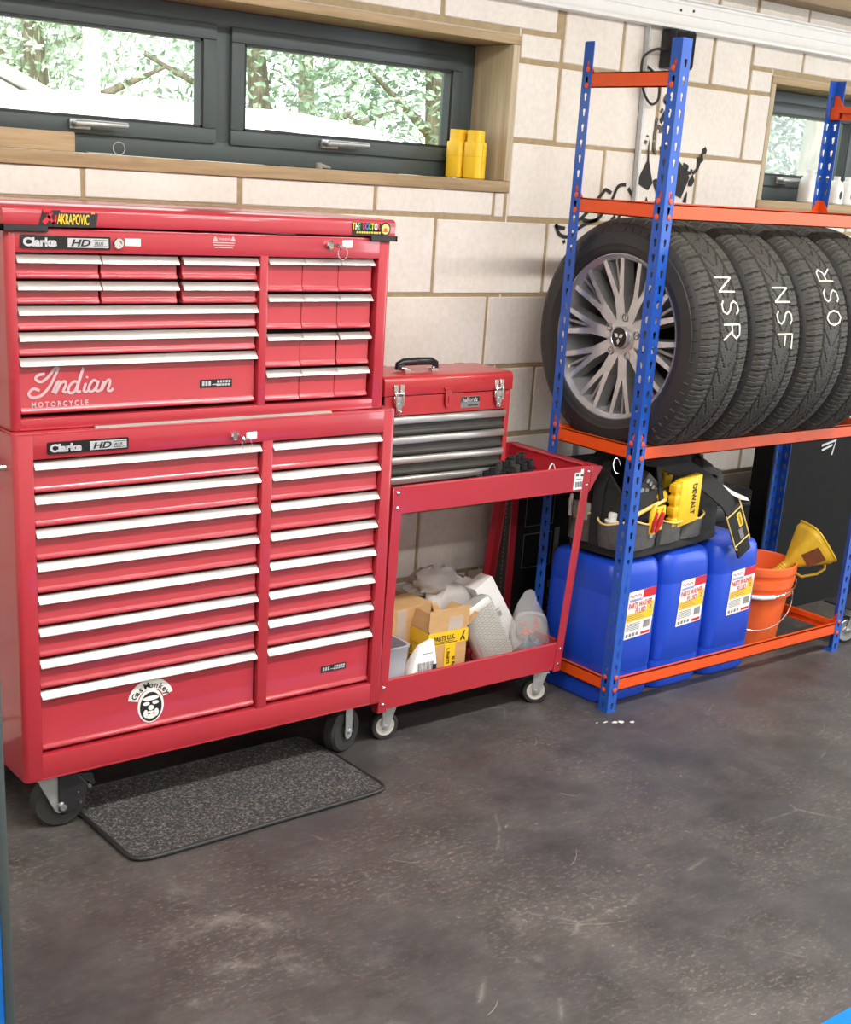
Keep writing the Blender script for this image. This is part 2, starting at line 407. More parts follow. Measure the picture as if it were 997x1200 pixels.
def window(name, x0, x1, panes, left_board, right_board, items=True):
    """opening x0..x1; panes = list of (xa, xb, handle position)"""
    yf = .17
    fr = MB()
    zt, zb = 1.8925, 1.5055 if x0 > 0 else 1.5105
    edges = [x0]+[v for p in panes for v in p[:2]]+[x1]
    fr.box(x0, x1, yf, .235, zb, 1.562); fr.box(x0, x1, yf, .235, 1.846, zt)
    for k in range(0, len(edges), 2):
        a, b = edges[k], edges[k+1]
        fr.box(a if k == 0 else a+.032, b if k == len(edges)-2 else b-.032, yf, .235, 1.56, 1.848)
    o = struct(name, fr, 'frame', bevel=.004)
    for a, b, hx in panes:
        s = MB(); ya = yf-.012
        A, B, C, D = a-.04, b+.04, 1.556, 1.852
        for (p, q, u, v) in ((A, B, C, 1.594), (A, B, 1.814, D), (A, a, 1.594, 1.814), (b, B, 1.594, 1.814)):
            s.box(p, q, ya, yf+.045, u, v)
        sash = put('window_sash', s, 'frame', o, bevel=.003)
        g = MB(); g.box(a-.004, b+.004, yf+.022, yf+.028, 1.59, 1.818)
        put('window_pane', g, 'glass', sash)
        sl = MB(); t = .007
        for (p, q, u, v) in ((a, b, 1.594, 1.594+t), (a, b, 1.814-t, 1.814), (a, a+t, 1.594, 1.814), (b-t, b, 1.594, 1.814)):
            sl.box(p, q, ya+.004, yf+.024, u, v)
        put('glazing_bead', sl, 'seal', sash)
        if hx:
            h = MB(); h.box(hx-.028, hx+.028, ya-.012, ya, 1.566, 1.590)
            h.tube([(hx-.02, ya-.014, 1.578), (hx-.02, ya-.036, 1.580), (hx+.0, ya-.040, 1.581), (hx+.115, ya-.042, 1.582)], [.009, .009, .009, .0075], 8)
            put('window_handle', h, 'steel', sash, bevel=.003)
    return o
window('window_1', -1.962, -.199, [(-1.865, -1.137, -1.49), (-1.012, -.290, -.735)], False, True)
window('window_2', 1.034, 2.29, [(1.075, 1.735, 1.33), (1.86, 2.2, None)], True, False)
struct('trim_2', MB().box(-1.985, -.172, -.004, .255, 1.893, 1.917), 'wood_x', bevel=.002)
struct('trim_3', MB().box(-.199, -.174, -.003, .255, 1.5105, 1.8925), 'wood_z', bevel=.002)
struct('trim_4', MB().box(-1.985, -.178, -.008, .255, 1.477, 1.510), 'wood_x', bevel=.003)
struct('trim_5', MB().box(1.012, 1.034, -.003, .255, 1.5055, 1.8925), 'wood_z', bevel=.002)
struct('trim_6', MB().box(1.012, 2.3, -.008, .255, 1.475, 1.505), 'wood_x', bevel=.003)
struct('trim_7', MB().box(1.012, 2.3, -.004, .255, 1.893, 1.917), 'wood_x', bevel=.002)
struct('trim_8', MB().box(-1.985, -1.9625, -.003, .255, 1.5105, 1.8925), 'wood_z', bevel=.002)

# ------------------------------------------------------------------ white fascia rail, slotted strip, black box
fas = MB()
prof = [(-.002, 2.004), (-.020, 2.004), (-.034, 2.007), (-.036, 2.016), (-.030, 2.022), (-.027, 2.028), (-.027, 2.048), (-.024, 2.050), (-.027, 2.052), (-.027, 2.079), (-.024, 2.081), (-.021, 2.086), (-.021, 2.093), (-.032, 2.093), (-.034, 2.098), (-.002, 2.098)]
fas.prism(prof, 'x', -1.9, 4.6)
fr_ = put('fascia_rail', fas, 'fascia', loc=(0, 0, 2.004), smooth=.6)
tag(fr_, 'long white moulded rail fixed along the top of the block wall', 'rail')
hs = MB()
for x, z in ((.475, 2.062), (.535, 2.066)):
    hs.cyl((x, -.0268, z), (x, -.0288, z), .0045, 10)
put('screw', hs, 'ink', fr_)

def keyhole_strip(w, n, pitch, z0, ztop, hole=True, cw=.0055, up=1):
    """flat strip in the (u, z) plane with keyhole slots, returned as (verts, faces) lists of 2-D points"""
    vs, fs = [], []
    def rect(u0, u1, a, b):
        i = len(vs); vs.extend([(u0, a), (u1, a), (u1, b), (u0, b)]); fs.append((i, i+1, i+2, i+3))
    z = z0
    for k in range(n):
        zc_ = z+pitch/2; cu = w*.52
        ring = []
        # keyhole: round top, narrow tail below
        for t in range(9):
            a = -PI*.20+(PI*1.40)*t/8
            ring.append((cu+cw*1.05*math.cos(a), zc_+.004+cw*1.05*math.sin(a)))
        ring += [(cu-cw*.55, zc_-.0115), (cu+cw*.55, zc_-.0115)]
        m = len(ring); i = len(vs)
        outer = []
        for (u, v) in ring:
            du, dv = u-cu, v-zc_
            s = min((w*.48 if du > 0 else w*.52)/max(abs(du), 1e-6), (pitch/2)/max(abs(dv), 1e-6))
            outer.append((cu+du*s, zc_+dv*s))
        vs.extend(ring); vs.extend(outer)
        for t in range(m):
            t2 = (t+1) % m; fs.append((i+t, i+t2, i+m+t2, i+m+t))
        # corners
        cs = [(0, z), (w, z), (w, z+pitch), (0, z+pitch)]
        for c in cs:
            best = None
            for t in range(m):
                t2 = (t+1) % m
                p, q = outer[t], outer[t2]
                if (abs(p[0]-c[0]) < 1e-5 or abs(q[0]-c[0]) < 1e-5) and (abs(p[1]-c[1]) < 1e-5 or abs(q[1]-c[1]) < 1e-5) and (abs(p[0]-q[0]) > 1e-6 and abs(p[1]-q[1]) > 1e-6):
                    best = (i+m+t, i+m+t2)
            if best:
                vs.append(c); fs.append((best[0], best[1], len(vs)-1))
        z += pitch
    if z < ztop: rect(0, w, z, ztop)
    return vs, fs
def angle_post(x, y, sx, sy, H, w=.037, pitch=.0412, t=.002):
    """L-shaped post: corner at (x, y), flanges running sx along X and sy along Y"""
    n = int(H/pitch)
    vs, fs = keyhole_strip(w, n, pitch, 0, H)
    b = MB()
    for off in (0, t):
        b.raw([(x+sx*u, y+sy*off, z) for u, z in vs], fs)
        b.raw([(x+sx*off, y+sy*u, z) for u, z in vs], fs)
    # closing edges of the two flanges
    b.face([(x+sx*w, y, 0), (x+sx*w, y+sy*t, 0), (x+sx*w, y+sy*t, H), (x+sx*w, y, H)])
    b.face([(x, y+sy*w, 0), (x+sx*t, y+sy*w, 0), (x+sx*t, y+sy*w, H), (x, y+sy*w, H)])
    b.face([(x, y, H), (x+sx*w, y, H), (x+sx*w, y+sy*t, H), (x+sx*t, y+sy*t, H), (x+sx*t, y+sy*w, H), (x, y+sy*w, H)])
    return b

# ------------------------------------------------------------------ rack
RX0, RX1, RYF, RYB, RH = -.190, .983, -.652, -.291, 1.893
rack = thing('storage_rack', 'blue and orange boltless steel storage rack holding four tyres, against the block wall', 'rack', (.40, -.47, 0))
for (x, y, sx, sy) in ((RX0, RYF, 1, 1), (RX0, RYB, 1, -1), (RX1, RYF, -1, 1), (RX1, RYB, -1, -1)):
    put('post', angle_post(x, y, sx, sy, RH), 'blue', rack)
ft = MB()
for (x, y, sx, sy) in ((RX0, RYF, 1, 1), (RX0, RYB, 1, -1), (RX1, RYF, -1, 1), (RX1, RYB, -1, -1)):
    ft.box(min(x-.001*sx, x+.04*sx), max(x-.001*sx, x+.04*sx), min(y-.001*sy, y+.04*sy), max(y-.001*sy, y+.04*sy), 0, .004)
put('foot_plate', ft, 'blue', rack)
def beam(axis, a, b, c, s, z, h=.040, rivets=True):
    """step beam: runs a..b along axis, face at c, flange turned s inward; end plates flare up onto the posts"""
    m = MB(); t = .003; e = .05
    def bx(u0, u1, v0, v1, w0, w1):
        v0, v1 = min(v0, v1), max(v0, v1)
        if axis == 'x': m.box(u0, u1, v0, v1, w0, w1)
        else: m.box(v0, v1, u0, u1, w0, w1)
    bx(a+.002, b-.002, c, c+s*t, z, z+h)
    bx(a+.002, b-.002, c, c+s*.014, z+h-t, z+h)
    bx(a+.002, b-.002, c+s*.011, c+s*.014, z+h*.55, z+h-t)
    bx(a+.002, b-.002, c, c+s*.009, z, z+t)
    bx(a+.002, a+.034, c, c+s*.013, z, z+h-t); bx(b-.034, b-.002, c, c+s*.013, z, z+h-t)
    for u, d in ((a+.002, 1), (b-.002, -1)):
        poly = [(u, z), (u+d*.036, z), (u+d*.040, z+h), (u+d*.014, z+h+.036), (u, z+h+.036)]
        if axis == 'x': m.prism(poly, 'y', c+s*.0002, c+s*t)
        else: m.prism(poly, 'x', c+s*.0002, c+s*t)
    if rivets:
        for u in (a+.0205, b-.0205):
            for dz in (.006, .047):
                q = Vector((u, c, z+dz)) if axis == 'x' else Vector((c, u, z+dz))
                nd = Vector((0, -s, 0)) if axis == 'x' else Vector((-s, 0, 0))
                m.cyl(q, q+nd*.0045, .0062, 10); m.cyl(q+nd*.004, q+nd*.0055, .008, 10, 0, .005)
    return m
T = .0022
for z in (.065, .778, 1.440):
    put('front_beam', beam('x', RX0+T, RX1-T, RYF+T, 1, z), 'orange', rack)
    put('back_beam', beam('x', RX0+T, RX1-T, RYB-T, -1, z), 'orange', rack)
for z in (.065, .778, 1.440, 1.773):
    put('side_beam', beam('y', RYF+T, RYB-T, RX0+T, 1, z), 'orange', rack)
    put('side_beam', beam('y', RYF+T, RYB-T, RX1-T, -1, z), 'orange', rack)

# ------------------------------------------------------------------ tyres on alloy wheels
TR, TW = .337, .222      # outside radius, section width
def tread_mesh():
    NU, NA = 56, 640
    rings = []
    for a in range(NA):
        th = 2*PI*a/NA; row = []
        for k in range(NU+1):
            u = -1+2*k/NU                            # across the tread
            x = u*.098
            r = TR-.004*u*u-.018*max(0, abs(u)-.78)**1.5*8
            d = 0
            s = th*TR
            for g in (-.42, .42):
                if abs(u-g) < .036: d = .007
            PT = 2*PI*TR/44
            if abs(u) > .46:                         # shoulder blocks
                ph = (s+.012*abs(u)*(1 if u > 0 else -1)+(PT/2 if u > 0 else 0)) % PT
                if ph < .0050: d = max(d, .0065)
                elif abs(ph-PT*.36) < .0016 or abs(ph-PT*.70) < .0016: d = max(d, .0022)
            else:                                    # steeply swept centre grooves
                ph = (s+.15*abs(u)) % PT
                if ph < .0050 and abs(u) > .05: d = max(d, .0065)
                ph = (s+.15*abs(u)+.017) % (PT/2)
                if ph < .0018 and abs(u) > .10: d = max(d, .0026)
            row.append((x, math.cos(th)*(r-d), math.sin(th)*(r-d)))
        rings.append(row)
    b = MB(); n = NU+1
    v = [p for r in rings for p in r]; f = []
    for a in range(NA):
        a2 = (a+1) % NA
        for k in range(NU): f.append((a*n+k, a*n+k+1, a2*n+k+1, a2*n+k))
    b.raw(v, f); return b
def sidewall_mesh():
    b = MB()
    for s in (-1, 1):
        pr = [(.3175, .098*s), (.310, .103*s), (.300, .107*s), (.296, .1075*s), (.294, .1095*s), (.270, .113*s), (.262, .114*s), (.260, .1125*s), (.250, .112*s), (.240, .108*s), (.234, .101*s), (.228, .092*s)]
        b.lathe(pr, (0, 0, 0), (1, 0, 0), 96, 0, False)
        for k in range(64):                          # little ribs of the shoulder
            a = 2*PI*k/64; c, sn = math.cos(a), math.sin(a)
            p = [Vector((.1035*s, c*.309, sn*.309)), Vector((.1085*s, c*.297, sn*.297))]
            b.tube(p, .0022, 5)
    b.lathe([(.3175, -.098), (.30, -.09), (.228, -.09)], (0, 0, 0), (1, 0, 0), 48, 0, False)
    b.lathe([(.3175, .098), (.30, .09), (.228, .09)], (0, 0, 0), (1, 0, 0), 48, 0, False)
    return b
def rim_mesh():
    b = MB()
    b.lathe([(.229, -.099), (.2335, -.104), (.2365, -.104), (.2365, -.101), (.228, -.094), (.221, -.090)], (0, 0, 0), (1, 0, 0), 96, 0, False)
    b.lathe([(.2365, -.104), (.2335, -.104), (.224, -.094), (.2205, -.092)], (0, 0, 0), (1, 0, 0), 96, 0, False)
    b.lathe([(.221, -.092), (.214, -.06), (.208, -.02), (.208, .05), (.215, .085), (.236, .1)], (0, 0, 0), (1, 0, 0), 72, 0, False)
    b.lathe([(.208, .02), (.10, .03), (.0, .03)], (0, 0, 0), (1, 0, 0), 40, 2, False)
    return b
def spokes_mesh():
    """ten forked spokes: V pairs that meet near the hub, machined front faces, grey flanks"""
    b = MB(); N = 10
    def bar(a0, r0, x0, a1, r1, x1, w0, w1, dp, m0, m1):
        p0 = Vector((x0, math.cos(a0)*r0, math.sin(a0)*r0)); p1 = Vector((x1, math.cos(a1)*r1, math.sin(a1)*r1))
        t = (p1-p0).normalized(); s = t.cross(Vector((1, 0, 0))).normalized()
        f = [p0-s*w0/2, p0+s*w0/2, p1+s*w1/2, p1-s*w1/2]
        k = [p0-s*w0*.9+X*dp, p0+s*w0*.9+X*dp, p1+s*w1*.9+X*dp, p1-s*w1*.9+X*dp]
        b.face(f, m0)
        for q in range(4): b.face([f[q], f[(q+1) % 4], k[(q+1) % 4], k[q]], m1)
    for k in range(N):
        c = 2*PI*k/N+.12
        for s in (-1, 1):
            bar(c+s*.075, .050, -.072, c+s*.070, .118, -.078, .024, .019, .036, 0, 1)
            bar(c+s*.070, .117, -.078, c+s*.158, .2235, -.0955, .0185, .0135, .036, 0, 1)
        # recessed inner spoke between the pairs
        bar(c, .085, -.064, c, .2225, -.084, .010, .007, .03, 1, 1)
    return b
def hub_mesh():
    b = MB()
    b.lathe([(.072, -.03), (.072, -.062), (.064, -.070), (.044, -.073), (.0345, -.073), (.033, -.083), (.030, -.086), (.0285, -.084)], (0, 0, 0), (1, 0, 0), 48, 0, False)
    for k in range(5):
        a = 2*PI*k/5+PI/2+.1; c = (-.0, math.cos(a)*.0575, math.sin(a)*.0575)
        b.lathe([(.0125, -.068), (.0125, -.0745), (.0095, -.0755), (.0085, -.066), (0.001, -.064)], c, (1, 0, 0), 16, 1, False)
    return b
def cap_mesh():
    b = MB(); b.lathe([(.0285, -.084), (.0285, -.0845), (.001, -.0855)], (0, 0, 0), (1, 0, 0), 32, 0, False)
    return b
def emblem_mesh():
    b = MB()                                          # three leaf-shaped diamonds meeting in the middle
    for k, a in enumerate((PI/2, PI/2+2*PI/3, PI/2-2*PI/3)):
        a = a+PI
        t = Vector((0, -math.cos(a), math.sin(a))); s = Vector((0, math.sin(a), math.cos(a)))
        o = Vector((-.0862, 0, 0)); l = .021
        p = [o+t*.002, o+t*l*.5+s*.0062, o+t*l, o+t*l*.5-s*.0062]
        b.loft([p, [q-X*.0008 for q in p]])
    return b
tyre_root = None
def stroke_letters(word, flip):
    """hand-painted letters on the tread: polylines in (along the reading direction, letter height)"""
    G = {'N': [[(0, 0), (0, 1)], [(0, 1), (.62, 0)], [(.62, 0), (.62, 1)]],
         'S': [[(.58, .84), (.42, .98), (.16, .96), (.04, .78), (.14, .58), (.42, .46), (.56, .26), (.46, .05), (.18, 0), (.02, .13)]],
         'R': [[(0, 0), (0, 1)], [(0, 1), (.42, .98), (.56, .78), (.40, .54), (0, .5)], [(.26, .52), (.62, 0)]],
         'F': [[(0, 0), (0, 1)], [(0, 1), (.62, 1)], [(0, .52), (.48, .52)]],
         'O': [[(.3, 1), (.08, .82), (0, .5), (.1, .14), (.32, 0), (.54, .16), (.62, .5), (.52, .84), (.3, 1)]]}
    return [(i, G[c]) for i, c in enumerate(word)]
def tyre_lettering(word, th0, x0, hgt, flip):
    """wrap the strokes round the tread; th falls from the top of the wheel towards the floor"""
    b = MB(); R = TR+.0012
    for i, strokes in stroke_letters(word, flip):
        for st in strokes:
            pts = []
            for p, q in zip(st[:-1], st[1:]):
                for k in range(4): pts.append((p[0]+(q[0]-p[0])*k/4, p[1]+(q[1]-p[1])*k/4))
            pts.append(st[-1])
            out, nr = [], []
            for (a, h) in pts:
                s = (i*.98+a)*hgt; 
                th = th0+(s if flip else -s)/R
                x = x0+((h-.5) if not flip else (.5-h))*hgt
                rr = R-.004*(x/.098)**2
                nrm = Vector((0, -math.cos(th), math.sin(th)))
                out.append(Vector((x, 0, 0))+nrm*rr); nr.append(nrm)
            b.ribbon(out, nr, .0052, .0012)
    return b
tyre_specs = [(-.036, 'NSR', .62, False, 'tyre with multi-spoke alloy wheel showing, NSR painted on its tread, left end of rack'),
              (.199, 'NSF', .53, False, 'tyre second from the left on the rack, NSF painted on its tread'),
              (.434, 'OSR', .20, True, 'tyre third from the left on the rack, OSR painted upside down on its tread'),
              (.672, 'OSF', .32, True, 'rightmost tyre on the rack, partly cut off by the photo edge')]
for i, (x, word, th0, flip, lab) in enumerate(tyre_specs):
    if i == 0:
        t = thing('car_tyre', lab, 'tyre', (x, -.4715, 1.102), group='car tyres in a row on the rack')
        put('tread', tread_mesh(), 'tyre', t, local=True, smooth=.45)
        put('sidewall', sidewall_mesh(), 'sidewall', t, local=True, smooth=.6)
        rim = put('alloy_rim', rim_mesh(), ['alloy', 'alloy_dark', 'black'], t, local=True, smooth=.5)
        put('spokes', spokes_mesh(), ['alloy', 'alloy_dark'], rim, local=True)
        put('hub', hub_mesh(), ['alloy', 'alloy_dark'], rim, local=True, smooth=.5)
        cp = put('centre_cap', cap_mesh(), 'black_gloss', rim, local=True, smooth=.5)
        cp.parent = rim
        em = put('emblem', emblem_mesh(), 'chrome', rim, local=True)
        tyre_root = t
    else:
        t = copy_tree(tyre_root); t.location.x = x; t['label'] = lab
        t.rotation_euler.x = [0, .35, .9, 1.7][i]
        t.rotation_euler.z = 0
for i, t in enumerate([o for o in bpy.data.objects if o.type == 'EMPTY' and o.get('category') == 'tyre']):
    t.rotation_euler.x = 0
    x, word, th0, flip, lab = tyre_specs[i]
    put('painted_letters', tyre_lettering(word, th0, .008, .068, flip), 'chalk', t, local=True)

# ------------------------------------------------------------------ red tool chests
def drawer(par, x0, x1, zt, zb, yp, hh=.022, proj=.022, ext=.004, mat_='red'):
    """sheet-steel drawer front (panel face at yp) with a full-width sloping aluminium pull; zt = top of pull"""
    d = MB()
    pr = [(yp, zt-.002), (yp, zb+.012), (yp-.004, zb+.008), (yp-.0055, zb+.002), (yp-.004, zb), (yp+.014, zb), (yp+.014, zt-.002)]
    d.prism(pr, 'x', x0, x1)
    d.box(x0+.01, x1-.01, yp+.012, yp+.30, zb+.004, zt-.008)
    o = put('drawer', d, mat_, par, bevel=.0012, seg=1)
    h = MB()
    pr = [(yp+.004, zt), (yp-.004, zt), (yp-proj, zt-hh*.80), (yp-proj-.001, zt-hh), (yp-proj+.004, zt-hh), (yp-.004, zt-hh*.45), (yp+.004, zt-hh*.4)]
    h.prism(pr, 'x', x0-ext, x1+ext)
    put('drawer_pull', h, 'alu', o, bevel=.0012, seg=1)
    return o
def carcass(x0, x1, yf, yb, z0, z1, cols, zo0, zo1, name, par, rad=.012):
    b = MB(); t = .004
    b.prism([(x0+rad, yf), (x1-rad, yf), (x1-rad*.3, yf+rad*.3), (x1, yf+rad), (x1, yb), (x0, yb), (x0, yf+rad), (x0+rad*.3, yf+rad*.3)], 'z', z0, z0+.006)
    b.prism([(x0+rad, yf), (x1-rad, yf), (x1-rad*.3, yf+rad*.3), (x1, yf+rad), (x1, yb), (x0, yb), (x0, yf+rad), (x0+rad*.3, yf+rad*.3)], 'z', z1-.006, z1)
    b.box(x0, x1, yb-t, yb, z0, z1)
    # rounded front corner posts with the side sheets
    for s, xa, xo in ((1, x0, cols[0][0]), (-1, x1, cols[-1][1])):
        xi = xo
        pts = [(xa, yb), (xa, yf+rad)]
        for k in range(5):
            a = k*PI/8; pts.append((xa+s*rad*(1-math.cos(a)), yf+rad*(1-math.sin(a))))
        pts += [(xi, yf), (xi, yf+.05), (xa+s*t, yf+.05), (xa+s*t, yb)]
        b.prism(pts, 'z', z0+.001, z1-.001)
    e = .0003
    b.box(cols[0][0]-.001, cols[-1][1]+.001, yf+e, yf+.045, zo1, z1-.001)
    b.box(cols[0][0]-.001, cols[-1][1]+.001, yf+e, yf+.045, z0+.001, zo0)
    for k in range(len(cols)-1):
        b.box(cols[k][1], cols[k+1][0], yf+2*e, yf+.05, z0+.002, z1-.002)
    body = put(name, b, 'red', par, bevel=.0025, seg=2)
    bk = MB().box(x0+.02, x1-.02, yf+.06, yf+.07, z0+.02, z1-.02)  # added dark sheet behind the drawers, shade of the gaps as colour
    put('gap_shade_sheet', bk, 'gap_shade', body)
    return body
def badge(par, x, z, w, h, yf, kind='Clarke'):
    """dark plate with raised chrome lettering"""
    s = put('badge', plate((x, yf, z), X, Z, w, h, .003, .003), 'black_gloss', par, label='black maker plate')
    y = yf-.0032
    l = text('Clarke', h*.88, (x+w*.03, y, z+h*.20), X, Z, 0, .055, sx=1.16)
    put('lettering', l, 'silverv', s)
    f = MB(); x0 = x+w*.515
    f.add(plate((x0, y, z+h*.12), X, Z, w*.46, h*.74, .0006)); put('lettering_panel', f, 'silverv', s)
    l = text('HD', h*.74, (x0+w*.03, y-.0008, z+h*.24), X, Z, .25, .03, sx=1.5)
    l.add(text('PLUS', h*.36, (x0+w*.30, y-.0008, z+h*.34), X, Z, .2, .02, sx=.95))
    l.add(plate((x0+w*.29, y-.0006, z+h*.22), X, Z, w*.16, h*.05, .0004))
    l.add(plate((x0+w*.29, y-.0006, z+h*.70), X, Z, w*.16, h*.05, .0004))
    put('lettering', l, 'ink', s)
def small_badge(par, x, z, w, h, yf):
    s = put('badge', plate((x, yf, z), X, Z, w, h, .002), 'ink', par, label='small black maker plate')
    l = MB(); y = yf-.0022
    for k in range(3): l.add(plate((x+w*(.05+.10*k), y, z+h*.25), X, Z, w*.07, h*.55, .0005))
    l.add(plate((x+w*.37, y, z+h*.3), X, Z, w*.16, h*.12, .0005))
    for k in range(5): l.add(plate((x+w*(.52+.09*k), y, z+h*.55), X, Z, w*.065, h*.30, .0005)); l.add(plate((x+w*(.50+.09*k), y, z+h*.18), X, Z, w*.07, h*.26, .0005))
    put('lettering', l, 'silverv', s)
def lock_key(par, x, z, yf, tagged=True, horizontal=True):
    b = MB(); b.lathe([(.0105, 0), (.0105, .007), (.008, .010), (.001, .010)], (x, yf, z), (0, -1, 0), 20)
    lk = put('lock', b, 'chrome', par, smooth=.6)
    k = MB()
    k.box(x-.0014, x+.0014, yf-.034, yf-.009, z-.004, z+.004)
    k.lathe([(.010, -.0012), (.010, .0012)], (x+.002, yf-.040, z-.002), (.9, -.3, .3), 16)
    pts = [(x+.010+.013*math.sin(a), yf-.042, z-.015+.015*math.cos(a)) for a in [2*PI*q/20 for q in range(20)]]
    k.tube(pts, .0011, 6, closed=True)
    put('key', k, 'chrome', lk)
    if tagged:
        put('key_tag', plate((x+.010, yf-.038, z-.004), (1, -.15, .06), Z, .026, .017, .0015, .002), 'white_pl', lk)

# --- lower cabinet
LX0, LX1, LY, LYB, LZ0, LZ1 = -1.962, -.966, -.535, -.075, .151, .950
cab = thing('tool_cabinet', 'large red roller tool cabinet with sixteen drawers and silver pulls, on casters', 'tool cabinet', (-1.464, -.30, 0))
cols = [(-1.919, -1.357), (-1.329, -1.004)]
body = carcass(LX0, LX1, LY, LYB, LZ0, LZ1, cols, .213, .893, 'cabinet_body', cab)
for c in cols:
    for k in range(8):
        zt = .888-.0747*k
        zb = zt-.0747+.006 if k < 7 else .221
        drawer(cab, c[0]+.004, c[1]-.004, zt, zb, LY+.014, .0180, .016, .002)
ridge = MB(); ridge.prism([(LY+.004, LZ1), (LY+.016, LZ1), (LY+.016, LZ1+.004), (LY+.008, LZ1+.005)], 'x', -1.775, -1.16)
put('edge_strip', ridge, 'pad', cab, label='silver edge strip on the front ledge')
badge(cab, -1.889, .903, .186, .0255, LY)
lock_key(cab, -1.436, .914, LY)
small_badge(cab, -1.157, .268, .078, .017, LY+.0138)
# sticker on the bottom drawer: white and black skull-like patch with curved lettering
sx_, sz_ = -1.644, .283; ys = LY+.0135
st = MB()
st.lathe([(.034, 0), (.034, .001)], (0, 0, 0), (0, -1, 0), 32)
st.xf(Matrix.Translation((sx_, ys, sz_-.008)) @ Matrix.Diagonal((1, 1, 1.25, 1)))
sp = put('sticker', st, 'white', cab, label='black and white sticker with arched lettering')
lt = MB()
arc = 'GasMonkey'
for k, ch in enumerate(arc):
    a = math.radians(160-140*k/(len(arc)-1)); r = .037
    o = Vector((sx_+r*1.05*math.cos(a), ys-.0012, sz_+.006+r*.88*math.sin(a)))
    xd = Vector((math.sin(a)*.9+.1, 0, -math.cos(a))); yd = Vector((math.cos(a), 0, math.sin(a)))
    if xd.length < .1: xd = X
    lt.add(text(ch, .021, o-xd.normalized()*.005, xd, Vector((-xd.z, 0, xd.x)), 0, .02))
def oval(dx, dz, a, b_, d): return MB().lathe([(1, 0), (1, .0004)], (0, 0, 0), (0, -1, 0), 22).xf(Matrix.Translation((sx_+dx, ys-d, sz_+dz)) @ Matrix.Diagonal((a, 1, b_, 1)))
lt.add(oval(0, -.010, .0285, .0375, .0012))
put('lettering', lt, 'ink', sp)
l2 = MB()
for (dx, dz, a, b_) in ((0, .012, .021, .0055), (-.012, -.0005, .0085, .0045), (.012, -.0005, .0085, .0045), (0, -.012, .0075, .0065), (-.014, -.026, .006, .010), (.014, -.026, .006, .010), (0, -.034, .013, .006), (0, -.023, .011, .0028)):
    l2.add(oval(dx, dz, a, b_, .0018))
put('pattern', l2, 'white', sp)
# backing of the arched lettering
bk = MB()
pts = [(sx_+.046*math.cos(math.radians(a)), ys-.0003, sz_+.008+.040*math.sin(math.radians(a))) for a in range(10, 176, 15)]
bk.ribbon(pts, (0, -1, 0), .026, .0008)
put('lettering_backing', bk, 'white', sp)
# side handle (left)
sh = MB(); xs_ = LX0
sh.tube([(xs_, -.49, .872), (xs_-.028, -.485, .872), (xs_-.032, -.475, .872), (xs_-.032, -.16, .872), (xs_-.028, -.15, .872), (xs_, -.145, .872)], .0075, 10)
put('side_handle', sh, 'chrome', cab, smooth=.7)
# casters
def caster(par, x, y, dia, w, ztop, yaw, fixed, plate_mat='steel', hub='rubber', brake=False):
    R = dia/2; root = par
    M4 = Matrix.Translation((x, y, 0)) @ Matrix.Rotation(yaw, 4, 'Z')
    wh = MB(); wh.lathe([(R*.55, -w/2), (R*.9, -w/2), (R, -w*.32), (R, w*.32), (R*.9, w/2), (R*.55, w/2), (R*.55, -w/2)], (0, 0, R), (0, 1, 0), 36, 0, False)
    wh.xf(M4); wo = put('caster_wheel', wh, 'rubber', root, smooth=.6)
    hb = MB(); hb.lathe([(R*.6, -w*.40), (R*.52, -w*.44), (R*.25, -w*.40), (R*.22, -w*.56), (.002, -w*.56)], (0, 0, R), (0, 1, 0), 28)
    hb.lathe([(R*.6, w*.40), (R*.52, w*.44), (R*.25, w*.40), (R*.22, w*.56), (.002, w*.56)], (0, 0, R), (0, 1, 0), 28)
    hb.xf(M4); put('wheel_hub', hb, hub, wo, smooth=.5)
    fk = MB(); off = R*.45 if not fixed else 0
    for s in (-1, 1):
        yy = s*(w/2+.005)
        poly = [(-R*.22, R*.72), (-R*.10, R*.62), (R*.10, R*.62), (R*.22, R*.72), (-R*.12, ztop-.004), (-R*.95, ztop-.004)] if not fixed else [(-R*.24, R*.85), (-R*.17, R*.68), (0, R*.62), (R*.17, R*.68), (R*.24, R*.85), (R*.26, ztop-.003), (-R*.26, ztop-.003)]
        fk.prism(poly, 'y', yy-.0018, yy+.0018)
        fk.cyl((0, yy-.002*s, R), (0, yy+s*.008, R), .0075, 8)
    fk.box(-R*1.1 if off else -R*.6, R*.3 if off else R*.6, -w/2-.007, w/2+.007, ztop-.005, ztop)
    fk.xf(M4); f = put('caster_fork', fk, plate_mat, root, bevel=.0012, seg=1)
    if brake:
        bq = MB()
        poly = [(-R*.10, R*.75), (R*.12, R*.60), (R*.62, R*.70), (R*.95, R*1.25), (R*1.0, R*1.72), (R*.55, ztop-.012), (-R*.08, ztop-.008)]
        bq.prism(poly, 'y', -w/2-.0125, -w/2-.0095)
        bq.prism([(R*.45, ztop-.014), (R*1.22, ztop-.022), (R*1.32, R*1.62), (R*1.22, R*1.55), (R*1.05, R*1.75), (R*.5, R*1.9)], 'y', -w/2-.009, w/2)
        bq.xf(M4); br = put('caster_brake', bq, 'black', root, bevel=.0015, seg=1)
        bt = MB()
        for (u, v, r) in ((R*.05, R*.92, .0085), (R*1.05, R*1.62, .005), (R*.62, R*1.45, .0025), (R*.7, R*1.02, .003)):
            bt.cyl((u, -w/2-.0125, v), (u, -w/2-.019, v), r, 12)
        bt.xf(M4); put('bolt', bt, 'chrome', br, smooth=.6)
    return wo
caster(cab, -1.862, -.474, .126, .036, LZ0, -.12, False, brake=True)
caster(cab, -1.042, -.462, .126, .040, LZ0, .35, True)
